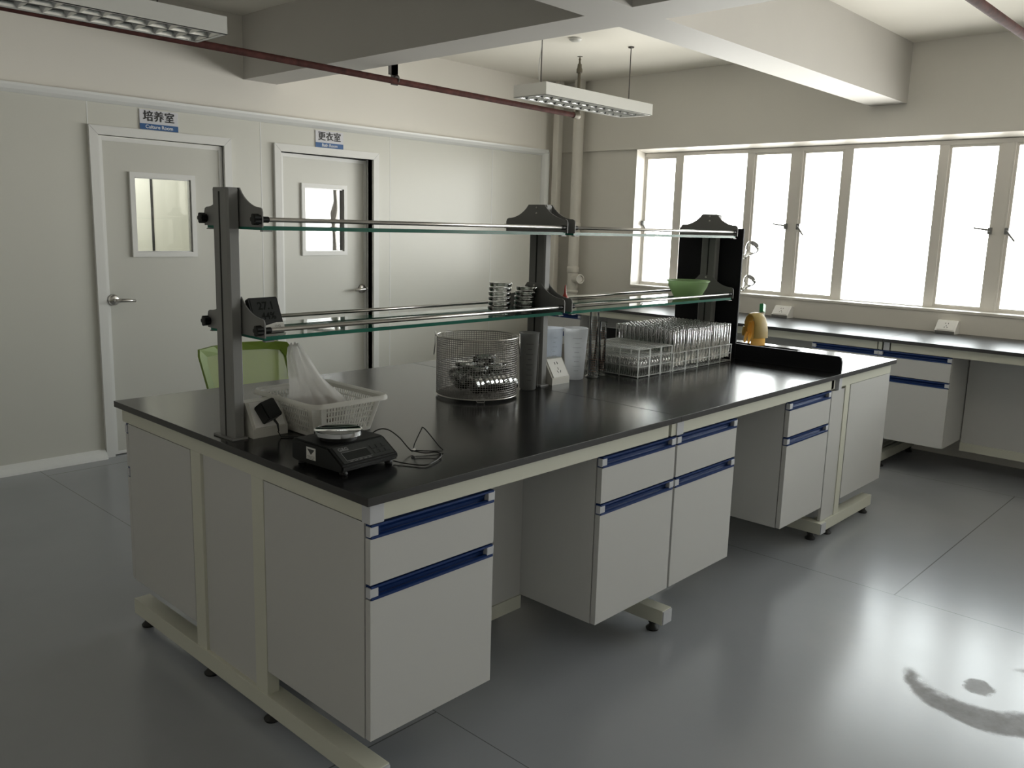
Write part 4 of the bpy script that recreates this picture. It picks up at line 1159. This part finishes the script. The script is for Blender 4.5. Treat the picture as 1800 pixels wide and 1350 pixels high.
# ================================================================ ITEMS ON THE SHELVES
t = thing('digital_thermometer', 'black and silver digital thermometer clock propped on the lower shelf', 'thermometer', (.142, .695, SH))
up = Vector((0, .38, .92)).normalized(); rt = Vector((1, 0, 0)); rt = Vector((.995, .08, 0)).normalized(); up = (up-rt*up.dot(rt)).normalized(); nrm = rt.cross(up)
O = Vector((.146, .665, SH+.001))
def Q(a, b, c): return O+rt*a+up*b+nrm*c
def slab(outline, c0, c1):
    g = G(); g.loft([[Q(a, b, c0) for a, b in outline], [Q(a, b, c1) for a, b in outline]], False); return g
w, h = .052, .112
ol = [(-w+.004, 0), (w-.004, 0), (w, .004), (w, h-.004), (w-.004, h), (-w+.004, h), (-w, h-.004), (-w, .004)]
obj('case', slab(ol, -.016, 0), 'blackp', t)
obj('silver_fascia', slab([(-w, .0)]+[(w, .0), (w, .030), (w*.5, .031), (0, .026), (-w*.55, .020), (-w, .018)], .0002, .002), 'outlet', t, 'silver lower fascia')
obj('screen', slab([(-w+.006, .032), (w-.006, .034), (w-.006, h-.007), (-w+.006, h-.007)], .0002, .001), 'lcd', t)
obj('stand', slab([(-w+.01, .002), (w-.01, .002), (w-.01, .02), (-w+.01, .02)], -.05, -.016), 'blackp', t)
text_mesh('digits', '27.1', .034, 'lcd_seg', t, frame_mw(Q(.004, .084, .0012), rt, up), depth=.0001, bold=.0008)
text_mesh('digits', '44%', .030, 'lcd_seg', t, frame_mw(Q(.006, .052, .0012), rt, up), depth=.0001, bold=.0008)
g = G()
for kx in (.022, .034):
    g.tube([tuple(Q(kx+.0035*math.cos(a), .019+.0035*math.sin(a), .0022)) for a in [2*PI*k/12 for k in range(12)]], .0006, 4, closed=True)
g.tube([tuple(Q(.028+.008*math.cos(a), .014+.006*math.sin(a), .0022)) for a in [PI+PI*k/8 for k in range(9)]], .0006, 4)
obj('face_mark', g, 'print', t)

bw = thing('plastic_bowl', 'pale green plastic bowl on the lower shelf at the far post', 'bowl', (2.545, .70, SH))
obj('bowl_wall', G().lathe([(0, .001), (.060, .001), (.066, .006), (.096, .060), (.102, .084), (.109, .087), (.109, .092), (.101, .092), (.094, .062), (.064, .010), (0, .006)], (2.545, .70, SH), 48, cap=False), 'bowl', bw)
rb = thing('rubber_bulb', 'small red rubber bulb with thin tip on the shelf at the middle bracket', 'rubber bulb', (1.560, .690, SH))
obj('bulb_body', G().lathe([(0, 0), (.012, .001), (.019, .012), (.021, .026), (.017, .042), (.009, .054), (.005, .066), (.003, .095), (.0015, .100), (0, .100)], (1.560, .690, SH), 24), 'red', rb)

# ================================================================ CHAIR BEHIND THE BENCH
ch = thing('office_chair', 'lime green mesh back office chair behind the island bench', 'chair', (.80, 1.72, 0))
# back frame outline: (along local, height); leaning back (+Y) with height
def CB(u, z, o=0): # u -.22..22, z height
    return Vector((.79+u+(.10-(z-.75)*.28)*.25, 1.925+(z-.75)*.22+.05*(1-(u/.23)**2)+o, z))
ou = [(-.235, .930), (-.15, .936), (.0, .940), (.15, .938), (.215, .930), (.232, .90), (.238, .75), (.23, .60), (.20, .50), (.10, .46), (-.10, .46), (-.19, .50), (-.215, .60), (-.228, .75), (-.243, .90)]
ou = [tuple(p) for p in ou]
def inset(p, d):
    cu, cz = 0, .70; return (p[0]-math.copysign(d, p[0]) if abs(p[0]) > .12 else p[0], p[1]-d if p[1] > .85 else (p[1]+d if p[1] < .55 else p[1]))
g = G()
inn = [inset(p, .036) for p in ou]
n = len(ou); F0 = [g.bm.verts.new(CB(*p)) for p in ou]; F1 = [g.bm.verts.new(CB(*p)) for p in inn]; B0 = [g.bm.verts.new(CB(p[0], p[1], .02)) for p in ou]; B1 = [g.bm.verts.new(CB(p[0], p[1], .02)) for p in inn]
for i in range(n):
    j = (i+1) % n
    for A, B in ((F0, F1), (F1, B1), (B1, B0), (B0, F0)): g._f([A[i], A[j], B[j], B[i]])
obj('back_frame', g, 'green', ch)
g = G(); V = [[g.bm.verts.new(CB(-.205+.41*i/12, .49+.415*j/12, .01)) for j in range(13)] for i in range(13)]
for i in range(12):
    for j in range(12): g._f([V[i][j], V[i+1][j], V[i+1][j+1], V[i][j+1]], True)
obj('back_mesh', g, 'green_mesh', ch, 'see-through lime mesh')
obj('seat', G().prism([(1.50, .44), (1.96, .44), (1.97, .47), (1.94, .50), (1.53, .50), (1.49, .48)], 'x', .58, 1.02), 'chairblk', ch)
obj('spine', G().tube([(.80, 1.80, .43), (.80, 1.96, .44), (.80, 1.99, .52), (.80, 2.0, .66)], .022, 10), 'chairblk', ch)
obj('gas_column', G().lathe([(.030, 0), (.030, .18), (.018, .18), (.018, .34)], (.80, 1.72, .10), 16), 'chairblk', ch)
for k in range(5):
    a = 2*PI*k/5+.3; e = Vector((.80+.28*math.cos(a), 1.72+.28*math.sin(a), .075))
    lg = obj('base_arm', G().tube([(.80, 1.72, .11), tuple(e)], [.024, .015], 8), 'chairblk', ch)
    obj('castor', G().rod((e.x-.02*math.sin(a), e.y+.02*math.cos(a), .027), (e.x+.02*math.sin(a), e.y-.02*math.cos(a), .027), .027, 16).rod((e.x, e.y, .03), (e.x, e.y, .08), .008, 8), 'chairblk', lg)

# ================================================================ CEILING LAMPS AND PIPES
def make_lamp(label, x0, x1, y0, y1, z0, rods):
    H = .078
    t = thing('pendant_lamp', label, 'lamp', ((x0+x1)/2, (y0+y1)/2, z0))
    tk = .004
    g = G().box(x0, x1, y0, y0+tk, z0, z0+H).box(x0, x1, y1-tk, y1, z0, z0+H).box(x0, x0+tk, y0+tk, y1-tk, z0, z0+H).box(x1-tk, x1, y0+tk, y1-tk, z0, z0+H).box(x0, x1, y0, y1, z0+H, z0+H+.003)
    g.box(x0, x0+.022, y0, y1, z0, z0+.003).box(x1-.022, x1, y0, y1, z0, z0+.003).box(x0+.022, x1-.022, y0, y0+.014, z0, z0+.003).box(x0+.022, x1-.022, y1-.014, y1, z0, z0+.003)
    obj('housing', g, 'lamp_white', t)
    ym = (y0+y1)/2
    for (a, b) in ((y0+.014, ym-.008), (ym+.008, y1-.014)):
        n = 12; X0, X1 = x0+.022, x1-.022; c = (a+b)/2
        # parabolic side mirrors
        g = G()
        for s in (-1, 1):
            prof = [((b-a)/2*(1-.55*u*u), z0+.004+.052*u) for u in [i/6 for i in range(7)]]
            P0 = [g.bm.verts.new((X0, c+s*p, z)) for p, z in prof]; P3 = [g.bm.verts.new((X1, c+s*p, z)) for p, z in prof]
            for i in range(6): g._f([P0[i], P0[i+1], P3[i+1], P3[i]], True)
        for i in range(n+1):
            x = X0+(X1-X0)*i/n
            hw = (b-a)/2
            V0 = []; V1 = []
            for kx, zz in ((.008, z0+.030), (.003, z0+.012), (.0005, z0+.003)): pass
            g.prism([(x-.016, z0+.036), (x-.006, z0+.014), (x, z0+.003), (x+.006, z0+.014), (x+.016, z0+.036)], 'y', a, b)
        obj('louvre_row', g, 'louvre', t, 'polished metal louvre')
        obj('fluorescent_tube', G().rod((X0, c, z0+.052), (X1, c, z0+.052), .013, 16), 'tube_lamp', t, 'unlit fluorescent tube')
    for x in rods:
        obj('suspension_rod', G().rod((x, ym, z0+H), (x, ym, ZC), .0035, 8).lathe([(.0, 0), (.022, 0), (.022, -.008), (0, -.012)], (x, ym, ZC), 16), 'darkmetal', t)
    obj('supply_cord', G().tube(smooth_path([(rods[0]-.01, ym, z0+H), (rods[0]-.018, ym+.006, z0+.2), (rods[0]-.004, ym, z0+.33), (rods[0]-.012, ym, ZC)]), .0028, 6), 'label', t)
make_lamp('unlit white louvred pendant lamp hanging near the window wall', 3.062, 4.270, 2.150, 2.435, 2.35, (3.17, 4.16))
make_lamp('unlit white louvred pendant lamp at the top left, partly out of frame', -.325, .890, 2.225, 2.515, 2.35, (-.22, .63))

sp = thing('sprinkler_pipe', 'red brown sprinkler pipe running under the ceiling past both lamps', 'pipe', (1.0, 2.55, 2.37))
obj('pipe_run', G().rod((XB+.01, 2.55, 2.385), (3.855, 2.55, 2.333), .0185, 18), 'redpipe', sp)
g = G().box(2.135, 2.185, 2.55+.018, 2.55+.024, 2.325, ZB+.06).box(2.117, 2.185, 2.568, 2.574, 2.38, ZB+.06)
g.tube([(2.16, 2.55+.023*math.cos(a), 2.357+.023*math.sin(a)) for a in [2*PI*k/20 for k in range(20)]], .004, 6, closed=True)
obj('hanger', g, 'darkmetal', sp, 'dark steel hanger under the beam')
g = G().lathe([(.024, -.03), (.026, 0), (.026, .03), (.022, .034)], (3.862, 2.55, 2.333), 16, (1, 0, 0)).rod((3.885, 2.55, 2.325), (3.885, 2.55, 2.40), .021, 16)
obj('elbow', g, 'sprink', sp)
g = G().lathe([(.012, .0), (.012, .235), (.022, .24), (.022, .265), (.017, .275), (.015, .30), (.009, .305), (.006, .325), (.010, .335), (.004, .345), (.004, .352), (.021, .354), (.0, .358)], (3.885, 2.55, 2.398), 16)
obj('sprinkler_head', g, 'sprink', sp)
sp2 = thing('sprinkler_pipe', 'dark brown sprinkler pipe crossing the top right corner', 'pipe', (3, -.52, 2.40))
obj('pipe_run', G().rod((XB+.01, -.50, 2.40), (XW-.01, -.535, 2.40), .0185, 18), 'redpipe', sp2)
g = G().box(3.70, 3.74, -.545, -.49, 2.40, ZC); 
obj('hanger', g, 'darkmetal', sp2)
tag(obj('smoke_detector', G().lathe([(.045, 0), (.045, -.012), (.03, -.022), (0, -.024)], (3.69, 2.44, ZC), 24), 'lamp_white', loc=(3.69, 2.44, ZC)), 'small round smoke detector on the ceiling above the right lamp', 'smoke detector')

# vertical pipes in the corner
vp = thing('drain_pipe', 'white vertical drain pipe with capped branch in the far corner', 'pipe', (5.08, 3.50, 0))
g = G().rod((5.08, 3.505, 0), (5.08, 3.505, ZC), .050, 28)
obj('pipe_run', g, 'pipe', vp)
for (z0_, z1_) in ((1.50, 1.56), (1.09, 1.15), (.90, .93)):
    obj('coupling', G().lathe([(.052, 0), (.057, .006), (.057, z1_-z0_-.006), (.052, z1_-z0_)], (5.08, 3.505, z0_), 28), 'pipe', vp)
ax = Vector((-.35, -1, .1))
obj('branch', G().lathe([(.036, 0), (.036, .085), (.044, .087), (.044, .115), (.034, .115), (.032, .10), (0, .10)], (5.07, 3.48, 1.03), 24, tuple(ax)), 'pipe', vp, 'white capped branch stub')
tag(obj('conduit_trunking', G().box(4.985, 5.05, 3.665, 3.73, 0, ZC, .008), 'pipe', loc=(5.02, 3.70, 0)), 'slim white square duct left of the drain pipe in the corner', 'duct')
